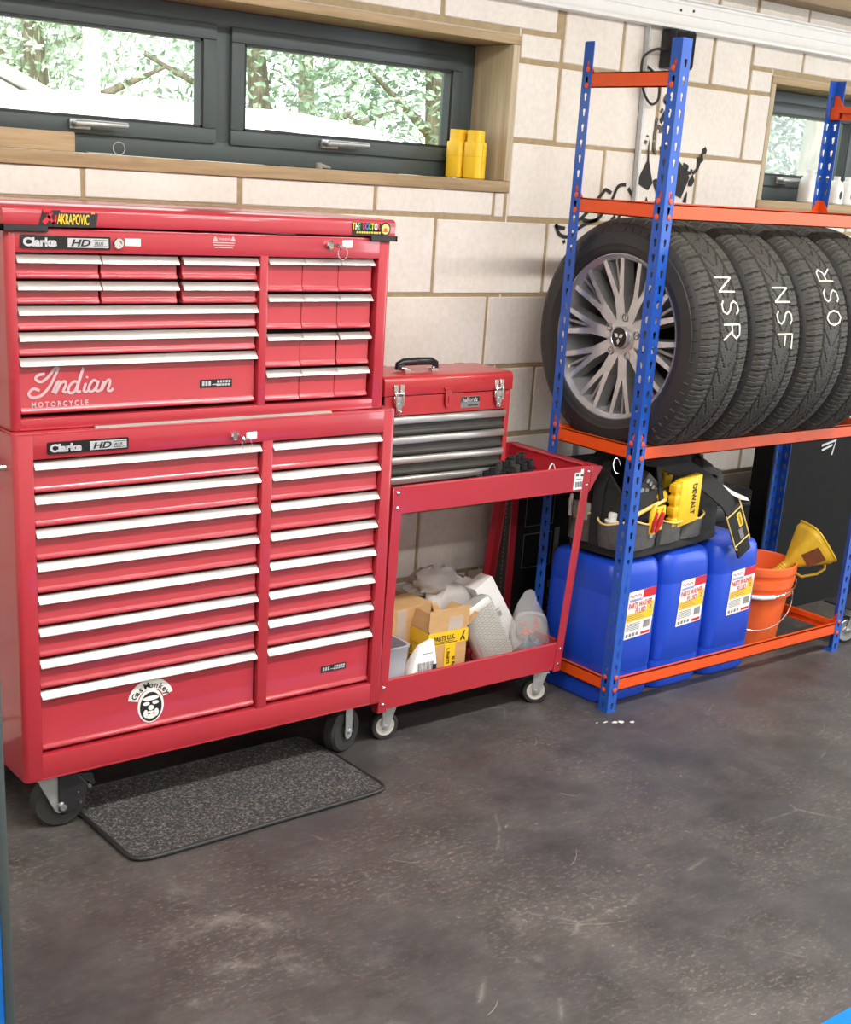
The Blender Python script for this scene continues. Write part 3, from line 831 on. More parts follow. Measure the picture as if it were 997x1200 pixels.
pdl = MB(); pdl.box(-1.795, -1.715, -.44, -.40, .112, .150); pdl.box(-1.722, -1.714, -.447, -.393, .108, .150)
put('caster_pedal', pdl, 'pad', cab, bevel=.003, label='tan metal pedal behind the front caster')
caster(cab, -1.86, -.13, .126, .036, LZ0, .5, False, hub='steel')
caster(cab, -1.05, -.13, .126, .040, LZ0, 0, True)

# --- upper chest
UX0, UX1, UY, UYB, UZ0, UZ1 = -1.955, -.994, -.515, -.085, .951, 1.362
top = thing('tool_chest', 'red top tool chest with lid and small drawers, standing on the red roller cabinet', 'tool chest', (-1.474, -.30, UZ0))
ucols = [(-1.934, -1.362), (-1.341, -1.030)]
carcass(UX0, UX1, UY, UYB, UZ0, UZ1, ucols, .976, 1.314, 'chest_body', top)
yp = UY+.012
for k, (zt, zb) in enumerate(((1.3105, 1.262), (1.2565, 1.211))):
    for a, b in ((-1.931, -1.7515), (-1.7465, -1.5685), (-1.5555, -1.366)):
        drawer(top, a, b, zt, zb, yp, .0175, .015, .0015)
for zt, zb in ((1.2065, 1.158), (1.1535, 1.106), (1.102, .985)):
    drawer(top, -1.931, -1.3665, zt, zb, yp, .0175, .015, .0015)
rows = ((1.312, 1.236), (1.229, 1.150), (1.1395, 1.062), (1.055, .983))
for r, (zt, zb) in enumerate(rows):
    for c, (a, b) in enumerate(((-1.3385, -1.2415), (-1.2405, -1.1395), (-1.1385, -1.0415))):
        drawer(top, a+(.003 if (r, c) == (2, 2) else 0), b, zt, zb, yp, .0150, .015, .0002)
lid = MB()
lp = [(UY-.006, 1.3665), (UY-.006, 1.395), (UY-.003, 1.4015), (UY+.004, 1.405), (UYB-.004, 1.405), (UYB+.002, 1.400), (UYB+.002, 1.3665)]
lid.prism(lp, 'x', UX0-.006, UX1+.006)
lo = put('lid', lid, 'red', top, bevel=.003)
for a, b in ((UX0-.010, -1.868), (-1.062, UX1+.010)):
    s = MB(); s.box(a, b, UY-.0095, UY+.0, 1.3555, 1.3685)
    xx = (a, a+.006) if a < -1.5 else (b-.006, b)
    s.box(xx[0], xx[1], UY-.0095, UYB, 1.3555, 1.3685)
    put('corner_strip', s, 'black', top, bevel=.001, seg=1, label='black rubber strip round the corner under the lid')
badge(top, -1.925, 1.3225, .195, .0255, UY)
lk = MB(); lk.lathe([(.0125, 0), (.0125, .004), (.010, .008), (.006, .008), (.006, .004), (.001, .004)], (-1.712, UY, 1.336), (0, -1, 0), 24)
put('lock', lk, 'chrome', top, smooth=.6)
wl = put('sticker', plate((-1.696, UY, 1.331), X, Z, .036, .015, .0012), 'white', top, label='tiny white sticker beside the lock')
put('lettering', text('••••', .008, (-1.692, UY-.0014, 1.336), X, Z), 'greyink', wl)
lock_key(top, -1.176, 1.344, UY)
# warning notice
wn = MB()
for dx in (0, .045): wn.prism([(-1.487+dx, 1.346), (-1.473+dx, 1.346), (-1.480+dx, 1.357)], 'y', UY-.0008, UY)
wn.add(text('WARNING', .0075, (-1.4735, UY-.0006, 1.3475), X, Z, 0, .02, sx=.85))
for z, w in ((1.341, .056), (1.336, .052), (1.331, .046)): wn.add(plate((-1.458-w/2, UY, z), X, Z, w, .0022, .0006))
put('warning_notice', wn, 'pinkgrey', top)
# exhaust-maker sticker across lid and body
lx = UY-.0062
pts = [(-1.888, 1.365), (-1.878, 1.406-.008), (-1.842, 1.3985), (-1.838, 1.394), (-1.759, 1.394), (-1.764, 1.3665)]
ak = MB(); ak.prism(pts, 'y', lx-.0012, lx)
aks = put('sticker', ak, 'ink', top, label='black sticker with yellow lettering')
put('lettering', text('AKRAPOVIC', .0285, (-1.848, lx-.0014, 1.3715), X, Z, .10, .012, sx=.44).add(plate((-1.7735, lx-.0013, 1.3925), (1, 0, .5), Z, .004, .0018, .0004)).add(plate((-1.7705, lx-.0013, 1.3945), (1, 0, -.5), Z, .004, .0018, .0004)), 'yellow', aks)
em = MB()
em.ribbon([(-1.8765, lx-.0018, 1.3725), (-1.866, lx-.0018, 1.3835), (-1.859, lx-.0018, 1.3945)], (0, -1, 0), [.009, .008, .006], .0008)
em.ribbon([(-1.8775, lx-.0018, 1.395), (-1.862, lx-.0018, 1.3955), (-1.858, lx-.0018, 1.393)], (0, -1, 0), [.005, .005, .004], .0008)
em.ribbon([(-1.869, lx-.0018, 1.3885), (-1.862, lx-.0018, 1.381), (-1.8545, lx-.0018, 1.371)], (0, -1, 0), [.005, .006, .006], .0008)
em.ribbon([(-1.8585, lx-.0018, 1.371), (-1.852, lx-.0018, 1.377), (-1.8505, lx-.0018, 1.389)], (0, -1, 0), [.005, .005, .003], .0008)
put('emblem', em, 'redink', aks)
# multicoloured sticker on the right of the lid
ds = MB(); ds.add(plate((-1.117, lx, 1.3685), X, Z, .088, .014, .001)); 
ds.lathe([(.0155, 0), (.0155, .0012)], (-1.0205, lx, 1.3835), (0, -1, 0), 24)
ds.prism([(-1.117, 1.379), (-1.034, 1.379), (-1.034, 1.397), (-1.119, 1.397)], 'y', lx-.001, lx)
dss = put('sticker', ds, 'ink', top, label='black sticker with multicoloured capital letters and a round cream spot')
colr = ['yellow_deep', 'white', 'green', 'redink', 'bluev', 'green', 'yellow', 'white', 'copper']
xq = -1.118
for k, ch in enumerate('THE DOCTOR'.replace(' ', '')):
    if k == 3: xq += .004
    put('letter', text(ch, .0205, (xq, lx-.0014, 1.3815), X, Z, 0, .04, sx=.60), colr[k], dss)
    xq += .0085
yl = MB()
for k in range(10): yl.add(plate((-1.105+.0072*k, lx-.0012, 1.3725), X, Z, .0048, .0042, .0004))
put('lettering', yl, 'yellow', dss)
cs = MB(); cs.lathe([(.0118, 0), (.0118, .0005)], (-1.0205, lx-.0012, 1.3835), (0, -1, 0), 24); put('round_spot', cs, 'trim_y', dss)
put('lettering', text('46', .010, (-1.0265, lx-.0022, 1.380), X, Z, .2, .03, sx=.9).add(plate((-1.029, lx-.0018, 1.3775), X, Z, .017, .002, .0003)), 'redink', dss)
# silver script sticker on the big bottom drawer
sv = yp-.0002
sc = MB()
sq = [0]
def script(pts, w=.0058):
    sq[0] += .00022
    sc.ribbon([(p[0], sv-.0008-sq[0]-.0000012*k, p[1]) for k, p in enumerate(pts)], (0, -1, 0), w, .0008)
def bez(p, n=10):
    o = []
    for i in range(len(p)-1):
        a = p[max(i-1, 0)]; b = p[i]; c = p[i+1]; d = p[min(i+2, len(p)-1)]
        for k in range(n):
            t = k/n; f = lambda q: .5*(2*b[q]+(c[q]-a[q])*t+(2*a[q]-5*b[q]+4*c[q]-d[q])*t*t+(3*b[q]-a[q]-3*c[q]+d[q])*t**3)
            o.append((f(0), f(1)))
    return o+[p[-1]]
def U(pts, ox=-1.912, oz=1.015, k=.001): return [(ox+a*k, oz+b*k) for a, b in pts]
script(bez(U([(36, 52), (22, 50), (16, 42), (28, 36), (44, 46), (58, 62), (66, 63), (60, 50), (46, 26), (28, 8), (8, 4), (0, 12), (10, 22), (24, 18)])))
script(bez(U([(52, 12), (62, 32), (68, 34), (64, 22), (58, 10), (70, 30), (80, 35), (82, 28), (76, 14), (84, 12)])))
script(bez(U([(112, 28), (102, 34), (91, 26), (87, 14), (94, 10), (104, 18), (122, 62), (108, 22), (108, 12), (116, 12)])))
script(bez(U([(121, 12), (127, 30), (122, 14), (128, 11), (134, 16)])))
script(U([(129, 40), (131, 44)]), .005)
script(bez(U([(154, 30), (145, 35), (136, 26), (133, 15), (140, 11), (149, 18), (156, 33), (150, 16), (154, 11), (160, 14)])))
script(bez(U([(160, 11), (168, 32), (163, 14), (174, 31), (182, 34), (182, 26), (177, 13), (184, 11), (190, 16)])))
ism = put('sticker', sc, 'pinkgrey', top, label='silver script lettering sticker')
put('lettering', text('MOTORCYCLE', .0155, (-1.907, sv-.0006, .998), X, Z, 0, .03, space=1.55, sx=.90), 'pinkgrey', ism)
small_badge(top, -1.508, 1.022, .082, .018, yp)

# ------------------------------------------------------------------ carpet mat
mt = thing('floor_mat', 'grey speckled carpet mat with black edging on the floor under the red cabinet', 'mat', (-1.441, -.545, 0), (0, 0, .012))
cm = MB(); cm.loft([sring(0, 0, 0, .359, .198, 14, 64), sring(0, 0, .009, .359, .198, 14, 64)])
put('carpet', cm, 'carpet', mt, local=True)
bd = MB(); bd.tube([(p[0], p[1], .006) for p in sring(0, 0, 0, .360, .199, 14, 64)], .0062, 8, closed=True)
put('edging', bd, 'black', mt, local=True, smooth=.8)

# ------------------------------------------------------------------ red service trolley
def TL(p):
    """the trolley has been knocked a little out of square"""
    k = (p[2]-.10)/.635; f = (p[0]+.95)/.70
    return Vector((p[0]+.032*k*f, p[1]-.018*k-.018*k*max(0, (p[1]+.5)/.38), p[2]))
def lean(b): b.v = [TL(p) for p in b.v]; return b
TX0, TX1, TYF, TYB = -.948, -.255, -.500, -.118
tr = thing('service_trolley', 'open red two-shelf steel service trolley on casters, between tool cabinet and rack', 'trolley', (-.60, -.31, 0))
def tray(zb, zt, name):
    b = MB(); t = .003; h = zt-zb
    b.box(TX0+.004, TX1-.004, TYF+.004, TYB-.004, zb+.008, zb+.012)
    for (a, c, d, e) in ((TX0+.002, TX1-.002, TYF+.002, TYF+.002+t), (TX0+.002, TX1-.002, TYB-.002-t, TYB-.002), (TX0+.002, TX0+.002+t, TYF+.002, TYB-.002), (TX1-.002-t, TX1-.002, TYF+.002, TYB-.002)):
        b.box(a, c, d, e, zb, zt)
    # rolled rims
    for (p, q) in (((TX0+.03, TYF+.006), (TX1-.03, TYF+.006)), ((TX0+.03, TYB-.006), (TX1-.03, TYB-.006)), ((TX0+.006, TYF+.03), (TX0+.006, TYB-.03)), ((TX1-.006, TYF+.03), (TX1-.006, TYB-.03))):
        b.tube([(p[0], p[1], zt), (q[0], q[1], zt)], .0045, 8)
    return put(name, lean(b), 'red', tr, smooth=.7)
tray(.108, .192, 'lower_shelf'); tray(.668, .738, 'upper_shelf')
bolts = MB()
for (x, y, sx, sy) in ((TX0, TYF, 1, 1), (TX1, TYF, -1, 1), (TX0, TYB, 1, -1), (TX1, TYB, -1, -1)):
    b = MB(); w = .030; t = .003; b.prism([(x, y), (x+sx*w, y), (x+sx*w, y+sy*t), (x+sx*t, y+sy*t), (x+sx*t, y+sy*w), (x, y+sy*w)], 'z', .100, .742)
    lg = put('leg', lean(b), 'red', tr, bevel=.001, seg=1)
    q = MB()
    for z in (.125, .175, .685, .725):
        if sy > 0:
            p = TL(Vector((x+sx*.014, y, z))); q.lathe([(.0052, 0), (.0052, .002), (.0035, .0035), (.0005, .004)], p, (0, -1, 0), 12)
    if q.v: put('bolt', q, 'chrome', lg, smooth=.8)
hd = MB()
a, c = TYF-.002, TYB+.004
hx = TX1-.001
hd.prism([(hx, .740), (hx+.006, .7415), (hx+.036, .739), (hx+.042, .733), (hx+.038, .727), (hx+.004, .666), (hx, .664)], 'y', a, a+.003)
hd.prism([(hx, .740), (hx+.006, .7415), (hx+.036, .739), (hx+.042, .733), (hx+.038, .727), (hx+.004, .666), (hx, .664)], 'y', c-.003, c)
hd.prism([(hx, .7385), (hx+.036, .7375), (hx+.042, .733), (hx+.038, .727), (hx+.034, .724), (hx+.030, .734), (hx, .7355)], 'y', a+.002, c-.002)
put('push_handle', lean(hd), 'red', tr, bevel=.0015, seg=1)
tg_ = TL(Vector((-.318, TYF+.0015, .674)))
tgp = put('price_tag', plate(tg_, X, (.05, 0, 1), .042, .050, .0012), 'white', tr, label='white barcode label on the shelf front')
bb = MB()
for k in range(9): bb.add(plate(tg_+Vector((.008+.0032*k, -.0014, .006)), X, Z, .0012+.0008*(k % 3 == 0), .017, .0004))
bb.add(plate(tg_+Vector((.006, -.0014, .040)), X, Z, .012, .005, .0004)); bb.add(plate(tg_+Vector((.026, -.0014, .038)), X, Z, .012, .006, .0004))
bb.add(plate(tg_+Vector((.008, -.0014, .030)), X, Z, .022, .0016, .0004))
put('lettering', bb, 'ink', tgp)
put('tag_tab', plate(tg_+Vector((.026, 0, .050)), X, (.05, 0, 1), .016, .012, .0012), 'white', tgp)
def tcaster(x, y, yaw):
    R = .0415; w = .024; M4 = Matrix.Translation((x, y, 0)) @ Matrix.Rotation(yaw, 4, 'Z')
    b = MB(); b.lathe([(R*.70, -w/2), (R*.93, -w/2), (R, -w*.3), (R, w*.3), (R*.93, w/2), (R*.70, w/2), (R*.70, -w/2)], (0, 0, R), (0, 1, 0), 32, 0, False)
    o = put('caster_wheel', b.xf(M4), 'rubber', tr, smooth=.6)
    h = MB()
    for s in (-1, 1): h.lathe([(R*.74, s*w*.42), (R*.66, s*w*.52), (R*.45, s*w*.40), (R*.25, s*w*.42), (R*.2, s*w*.62), (.001, s*w*.62)], (0, 0, R), (0, 1, 0), 28)
    put('wheel_hub', h.xf(M4), 'hubgrey', o, smooth=.5)
    f = MB()
    for s in (-1, 1):
        yy = s*(w/2+.004); f.prism([(-R*.25, R*.9), (0, R*.66), (R*.25, R*.9), (R*.75, .102), (-R*.3, .102)], 'y', yy-.0012, yy+.0012)
        f.cyl((0, yy, R), (0, yy+s*.005, R), .006, 8)
    f.box(-R*.5, R*.9, -w/2-.006, w/2+.006, .1, .104); f.lathe([(.014, .102), (.014, .109)], (R*.2, 0, 0), (0, 0, 1), 16)
    put('caster_fork', f.xf(M4), 'steel', tr, bevel=.0008, seg=1)
tcaster(-.893, -.458, -.22); tcaster(-.325, -.470, -.50)
tcaster(-.88, -.165, .4); tcaster(-.32, -.165, .4)

# ------------------------------------------------------------------ toolbox on the trolley
TZ = .6815
tb = thing('toolbox', 'red metal toolbox with black handle and silver drawer strips, on the trolley top shelf', 'toolbox', (-.683, -.31, TZ))
BX0, BX1, BY, BYB = -.905, -.461, -.400, -.222
b = MB(); t = .004
b.box(BX0, BX1, BYB-t, BYB, TZ, .955); b.box(BX0, BX0+t, BY, BYB, TZ, .955); b.box(BX1-.016, BX1, BY, BYB, TZ, .955); b.box(BX0, BX0+.012, BY, BY+.02, TZ, .955)
b.box(BX0, BX1, BY, BYB, TZ, TZ+.008); b.box(BX0+.001, BX1-.001, BY+.0005, BYB, .902, .954)
put('body', b, 'red_dark', tb, bevel=.0015, seg=1)
ld = MB(); r = .016; pts = [(BY-.003, .956), (BY-.003, 1.006-r)]+[(BY-.003+r*(1-math.cos(a)), 1.006-r+r*math.sin(a)) for a in [k*PI/10 for k in range(1, 6)]]
pts += [(BYB+.003-r*(1-math.cos(a)), 1.006-r+r*math.sin(a)) for a in [PI/2-k*PI/10 for k in range(0, 5)]]+[(BYB+.003, .956)]
ld.prism(pts, 'x', BX0-.003, BX1+.003)
lid_ = put('lid', ld, 'red_dark', tb, bevel=.002, smooth=.5)
for k in range(4):
    zt = .8985-.0545*k
    d = MB(); d.box(BX0+.014, BX1-.018, BY+.006, BYB-.02, max(zt-.052, TZ+.009), zt)
    dr = put('drawer', d, 'boxgrey', tb, bevel=.001, seg=1, label='dark grey drawer front')
    s = MB(); s.prism([(BY+.006, zt+.001), (BY-.001, zt+.001), (BY-.006, zt-.003), (BY-.006, zt-.017), (BY-.003, zt-.019), (BY-.003, zt-.005), (BY+.006, zt-.004)], 'x', BX0+.012, BX1-.016)
    put('drawer_strip', s, 'alu', dr, bevel=.0008, seg=1)
    if k < 3:
        g = MB(); g.prism([(BY+.006, zt-.034), (BY-.002, zt-.037), (BY-.0035, zt-.043), (BY-.001, zt-.048), (BY+.006, zt-.050)], 'x', BX0+.015, BX1-.019)
        put('drawer_lip', g, 'lip', dr, bevel=.001, seg=1)
for x in (-.862, -.511):
    b = MB(); y = BY-.003
    b.box(x-.017, x-.003, y-.004, y, .962, .986); b.box(x+.003, x+.017, y-.004, y, .962, .986)
    b.tube([(x-.017, y-.005, .962), (x+.017, y-.005, .962)], .0045, 8)
    b.box(x-.016, x+.016, y-.006, y-.001, .938, .956); b.prism([(x-.012, .938), (x+.012, .938), (x+.006, .912), (x-.006, .912)], 'y', y-.007, y-.001)
    b.box(x-.014, x-.009, y-.010, y-.003, .930, .970); b.box(x+.009, x+.014, y-.010, y-.003, .930, .970)
    b.cyl((x, y-.006, .918), (x, y-.016, .914), .004, 10)
    put('latch', b, 'chrome', tb, bevel=.0008, seg=1)
b = MB(); x = -.693; y = BY-.003
b.prism([(x-.016, .966), (x+.016, .966), (x+.016, .972), (x-.016, .972)], 'y', y-.005, y)
b.prism([(x-.010, .970), (x+.010, .970), (x+.010, .928), (x+.005, .917), (x-.005, .917), (x-.010, .928)], 'y', y-.004, y-.0012)
hsp = put('hasp', b, 'red_dark', tb, bevel=.0008, seg=1)
b = MB(); b.box(x-.0015, x+.0015, y-.0046, y-.0040, .930, .948); put('slot', b, 'ink', hsp)
lb = put('label_plate', plate((-.643, BY+.0005, .912), X, Z, .068, .031, .001), 'greyink', tb, label='grey maker label')
put('lettering_panel', plate((-.642, BY-.0006, .928), X, Z, .066, .014, .0004), 'ink', lb)
put('lettering', text('halfords', .017, (-.639, BY-.0012, .929), X, Z, 0, .02, sx=1.0), 'silverv', lb)
put('lettering', text('automotive', .0075, (-.616, BY-.0008, .9165), X, Z, 0, .02, sx=1.0), 'ink', lb)
b = MB(); hz = 1.0065; yc = -.322; xh = -.742
b.tube([(xh-.066, yc, hz+.004), (xh-.064, yc, hz+.018), (xh-.048, yc-.002, hz+.0245), (xh, yc-.004, hz+.026), (xh+.048, yc-.002, hz+.0245), (xh+.064, yc, hz+.018), (xh+.066, yc, hz+.004)], [.008, .0095, .0105, .011, .0105, .0095, .008], 12)
hh = put('carry_handle', b, 'black_gloss', tb, smooth=.8)
b = MB()
for s in (-1, 1):
    b.box(xh+s*.046-.011, xh+s*.046+.011, yc-.024, yc-.004, hz-.001, hz+.008); b.tube([(xh+s*.046, yc-.012, hz+.006), (xh+s*.058, yc-.004, hz+.010)], .0055, 8)
put('handle_mount', b, 'chrome', hh, bevel=.001, seg=1)
b = MB()
for x in (-.80, -.52): b.cyl((x, BYB+.004, 1.000), (x+.03, BYB+.004, 1.000), .005, 8)
put('hinge', b, 'red_dark', tb)

# ------------------------------------------------------------------ things on the trolley's top shelf
G_RAIL = 'black socket rails on the trolley'
for i, (x0, y0, x1, y1, z0, z1) in enumerate(((-.70, -.470, -.408, -.385, .688, .733), (-.66, -.485, -.37, -.425, .688, .729), (-.60, -.455, -.36, -.372, .688, .738))):
    a = Vector((x0, y0, z0)); e = Vector((x1, y1, z1)); d = (e-a); ln = d.length; t = d.normalized(); s = t.cross(Z).normalized(); up = s.cross(t)
    MX = Matrix((t, s, up)).transposed().to_4x4(); MX.translation = a
    q = thing('socket_rail', ['black socket rail lying against the toolbox on the trolley top shelf', 'black socket rail nearest the front lip of the trolley top shelf', 'black socket rail sticking up highest beside the toolbox'][i], 'socket rail', tuple(a), group=G_RAIL)
    r = MB(); r.box(0, ln, -.012, .012, -.003, .004); r.box(0, ln, -.004, .004, .004, .008)
    put('rail', r.xf(MX), 'black', q, bevel=.001, seg=1)
    for k in range(9):
        u = .02+(ln-.04)*k/8; rr = .0075+.0045*k/8; hgt = .022+.006*(k > 5)
        sk = MB(); sk.lathe([(rr*.8, .006), (rr, .008), (rr, hgt), (rr*.72, hgt), (rr*.66, hgt-.01), (.001, hgt-.01)], (u, 0, 0), (0, 0, 1), 14)
        put('socket', sk.xf(MX), 'black' if k % 3 else 'boxgrey', q, smooth=.6)
wh = MB(); p0 = Vector((-.348, -.462, .684))
wh.tube([p0+Vector(v) for v in ((0, 0, 0), (.004, .002, .030), (.012, .005, .050), (.024, .010, .058), (.036, .014, .052), (.046, .016, .034), (.052, .018, .006))], .0022, 8)
wo = put('wire_loop', wh, 'white_pl', loc=(-.348, -.462, .684), smooth=.8); tag(wo, 'thin white wire loop in the right corner of the trolley top shelf', 'wire')

# ------------------------------------------------------------------ things on the trolley's lower shelf (floor of shelf at z = .120)
FZ = .1205
def carton(name, lab, loc, yaw, w, d, h, flaps, mat_='card', tilt=(0, 0)):
    """open cardboard carton, flaps = [(side, angle from vertical outward, length)]"""
    t = thing(name, lab, 'cardboard box', loc, (tilt[0], tilt[1], yaw))
    b = MB(); k = .004
    b.box(-w/2, w/2, -d/2, d/2, 0, k)
    b.box(-w/2, w/2, -d/2, -d/2+k, 0, h); b.box(-w/2, w/2, d/2-k, d/2, 0, h); b.box(-w/2, -w/2+k, -d/2, d/2, 0, h); b.box(w/2-k, w/2, -d/2, d/2, 0, h)
    body = put('carton_body', b, mat_, t, local=True)
    for s, ang, ln in flaps:
        f = MB(); f.box(-.5, .5, -k/2, k/2, 0, ln)
        wd = w if s in 'fb' else d
        Mx = {'f': Matrix.Translation((0, -d/2+k/2, h)) @ Matrix.Rotation(ang, 4, 'X'), 'b': Matrix.Translation((0, d/2-k/2, h)) @ Matrix.Rotation(-ang, 4, 'X'),
              'l': Matrix.Translation((-w/2+k/2, 0, h)) @ Matrix.Rotation(-ang, 4, 'Y') @ Matrix.Rotation(PI/2, 4, 'Z'), 'r': Matrix.Translation((w/2-k/2, 0, h)) @ Matrix.Rotation(ang, 4, 'Y') @ Matrix.Rotation(PI/2, 4, 'Z')}[s]
        f.xf(Mx @ Matrix.Diagonal((wd, 1, 1, 1))); put('flap', f, mat_, t, local=True)
    return t
c1 = carton('cardboard_box', 'plain brown cardboard box at the back left of the trolley lower shelf', (-.775, -.250, FZ), .16, .25, .19, .205, [('f', -1.50, .09), ('b', .12, .075), ('r', 2.6, .08)])
b = MB(); b.box(-.02, .02, -.0962, -.0955, .10, .206); put('clear_tape', b, 'clear', c1, local=True)
c2 = carton('cardboard_box', 'brown cardboard box with yellow printed tape and raised flaps, middle of the trolley lower shelf', (-.645, -.358, FZ), .0, .148, .125, .155, [('f', .04, .062), ('l', -.30, .05), ('b', .9, .05), ('r', .9, .05)])
tp = MB(); tp.add(plate((-.0742, -.0632, .108), X, Z, .1484, .040, .0008)); tp.add(plate((-.012, -.0632, .004), X, Z, .040, .104, .0008))
tp.add(plate((-.0746, .060, .105), -Y, Z, .122, .046, .0008)); tp.add(plate((-.0746, .020, .0), -Y, Z, .040, .108, .0008))
tpo = put('printed_tape', tp, 'tape', c2, local=True)
tx = text('L PARTS U.K.', .0205, (-.0690, -.0645, .1225), X, (-.03, 0, 1), 0, .03, sx=.80)
tx.add(text('EL PAR', .0150, (.0175, -.0645, .068), -Z, X, 0, .03, sx=.9)); tx.add(text('L PARTS', .0150, (-.004, -.0645, .096), -Z, X, 0, .03, sx=.9))
ty = MB().add(text('PARTS U.K', .0170, (-.0760, .008, .022), Z, Y, 0, .03, sx=.95))
tx.add(plate((-.066, -.0640, .112), X, Z, .098, .0022, .0004)); tx.add(plate((-.066, -.0640, .117), X, Z, .085, .0018, .0004))
tx.add(MB().ribbon([(.046, -.0646, .113), (.053, -.0646, .128), (.060, -.0646, .142)], (0, -1, 0), .004, .0005)); tx.add(MB().ribbon([(.061, -.0646, .113), (.053, -.0646, .128)], (0, -1, 0), .004, .0005))
put('lettering', tx, 'ink', tpo, local=True); put('lettering', ty, 'ink', tpo, local=True)
b = MB(); b.box(-.004, .050, -.0640, -.0634, .150, .205)
b.xf(Matrix.Translation((0, 0, 0))); put('clear_tape', b, 'clear', c2, local=True)

tu = thing('plastic_tub', 'translucent grey plastic tub at the front left of the trolley lower shelf', 'tub', (-.882, -.432, FZ))
b = MB(); rings = [sring(0, 0, z, (.040+.010*z/.15), .045+.010*z/.15, 5, 28) for z in (0, .05, .10, .150)]
rings += [sring(0, 0, .154, .054, .058, 5, 28), sring(0, 0, .158, .054, .058, 5, 28), sring(0, 0, .158, .047, .051, 5, 28), sring(0, 0, .02, .037, .042, 5, 28)]
b.loft(rings); put('tub_body', b, 'tub', tu, local=True, smooth=.7)
pk = thing('parcel', 'white paper parcel with printed address label leaning at the front of the trolley lower shelf', 'parcel', (-.772, -.456, FZ), (-.10, .05, .06))
b = MB(); b.loft([[(-.052, -.020, 0), (.050, -.020, 0), (.050, .020, 0), (-.052, .020, 0)], [(-.044, -.022, .07), (.048, -.022, .07), (.048, .022, .07), (-.044, .022, .07)], [(-.005, -.008, .132), (.046, -.010, .146), (.046, .010, .146), (-.005, .008, .132)]])
put('wrapper', b, 'white', pk, local=True, bevel=.003)
b = MB(); yq = -.0232
for k in range(12): b.add(plate((-.030+.0055*k, yq, .062), X, Z, .0018+.0014*(k % 3 == 1), .026, .0008))
for z, w in ((.094, .038), (.101, .034), (.108, .036)): b.add(plate((.0, yq+.008, z), X, Z, w, .003, .0008))
put('lettering', b, 'greyink', pk, local=True)
b = MB().add(plate((.030, yq, .062), X, Z, .014, .016, .001)); put('black_square', b, 'ink', pk, local=True)

# crumpled grey bag behind the boxes
def crumple(c, r, seed, n=26, k=14, amp=.22, flat=0.):
    b = MB(); q = random.Random(seed); ph = [(q.uniform(0, 6), q.uniform(1.5, 5), q.uniform(1.5, 5)) for _ in range(7)]
    rings = []
    for a in range(k+1):
        t = min(max(PI*a/k, .03), PI-.03); row = []
        for j in range(n):
            p = 2*PI*j/n
            f = 1+sum(math.sin(w1*p*1.0//1+w1*t*2+h+math.floor(w2)*p)*amp/7*1.6 for h, w1, w2 in ph)+q.uniform(-.045, .045)
            x = math.sin(t)*math.cos(p)*r[0]*f; y = math.sin(t)*math.sin(p)*r[1]*f; z = -math.cos(t)*r[2]*f
            if flat and z < -r[2]*flat: z = -r[2]*flat
            row.append((c[0]+x, c[1]+y, c[2]+z))
        rings.append(row)
    return b.loft(rings)
gb = crumple((-.500, -.225, FZ+.112), (.135, .075, .130), 5, amp=.26, flat=.82)
gb.add(crumple((-.560, -.225, FZ+.235), (.085, .045, .040), 8, amp=.34))
g = put('plastic_bag', gb, 'greybag', loc=(-.475, -.23, FZ), smooth=1.2); tag(g, 'crumpled grey plastic bag at the back of the trolley lower shelf', 'plastic bag')
# pleated white filter in its wrapper, leaning right
fl = thing('air_filter', 'white pleated filter in shiny wrapper leaning at the front of the trolley lower shelf', 'filter', (-.428, -.402, FZ+.012), (-.10, -.48, -.05))
b = MB(); W_, D_, H_ = .122, .056, .215
b.loft([sring(0, 0, z, W_/2*s, D_/2*s, 3.2, 28) for z, s in ((0, .80), (.008, .95), (.02, 1), (H_-.02, 1), (H_-.006, .93), (H_, .78))])
put('wrapper', b, 'silverw', fl, local=True, smooth=.8)
b = MB()
for k in range(20):
    z = .014+.0092*k
    for j in range(8):
        x = -.044+.0125*j
        b.ribbon([(x-.006, -D_/2-.0004-.0006*(abs(x) < .035), z), (x, -D_/2-.0006-.001*(abs(x) < .035), z+.006), (x+.006, -D_/2-.0004-.0006*(abs(x) < .035), z)], (0, -1, 0), .0024, .0012)
put('pleats', b, 'pleat', fl, local=True)
wb = thing('carton', 'white carton with a barcode label leaning behind the pleated filter on the trolley', 'carton', (-.300, -.318, FZ+.010), (-.12, -.52, -.06))
b = MB(); b.box(-.036, .036, -.032, .032, 0, .255); put('carton_body', b, 'white', wb, local=True, bevel=.0015, seg=1)
b = MB().add(plate((-.025, -.0325, .115), X, Z, .046, .055, .0008)); lbq = put('label_sheet', b, 'white_pl', wb, local=True)
b = MB()
for k in range(8): b.add(plate((-.016+.0032*k, -.034, .128), X, Z, .0014, .018, .0004))
b.add(plate((-.016, -.034, .152), X, Z, .026, .003, .0004)); put('lettering', b, 'greyink', lbq, local=True)
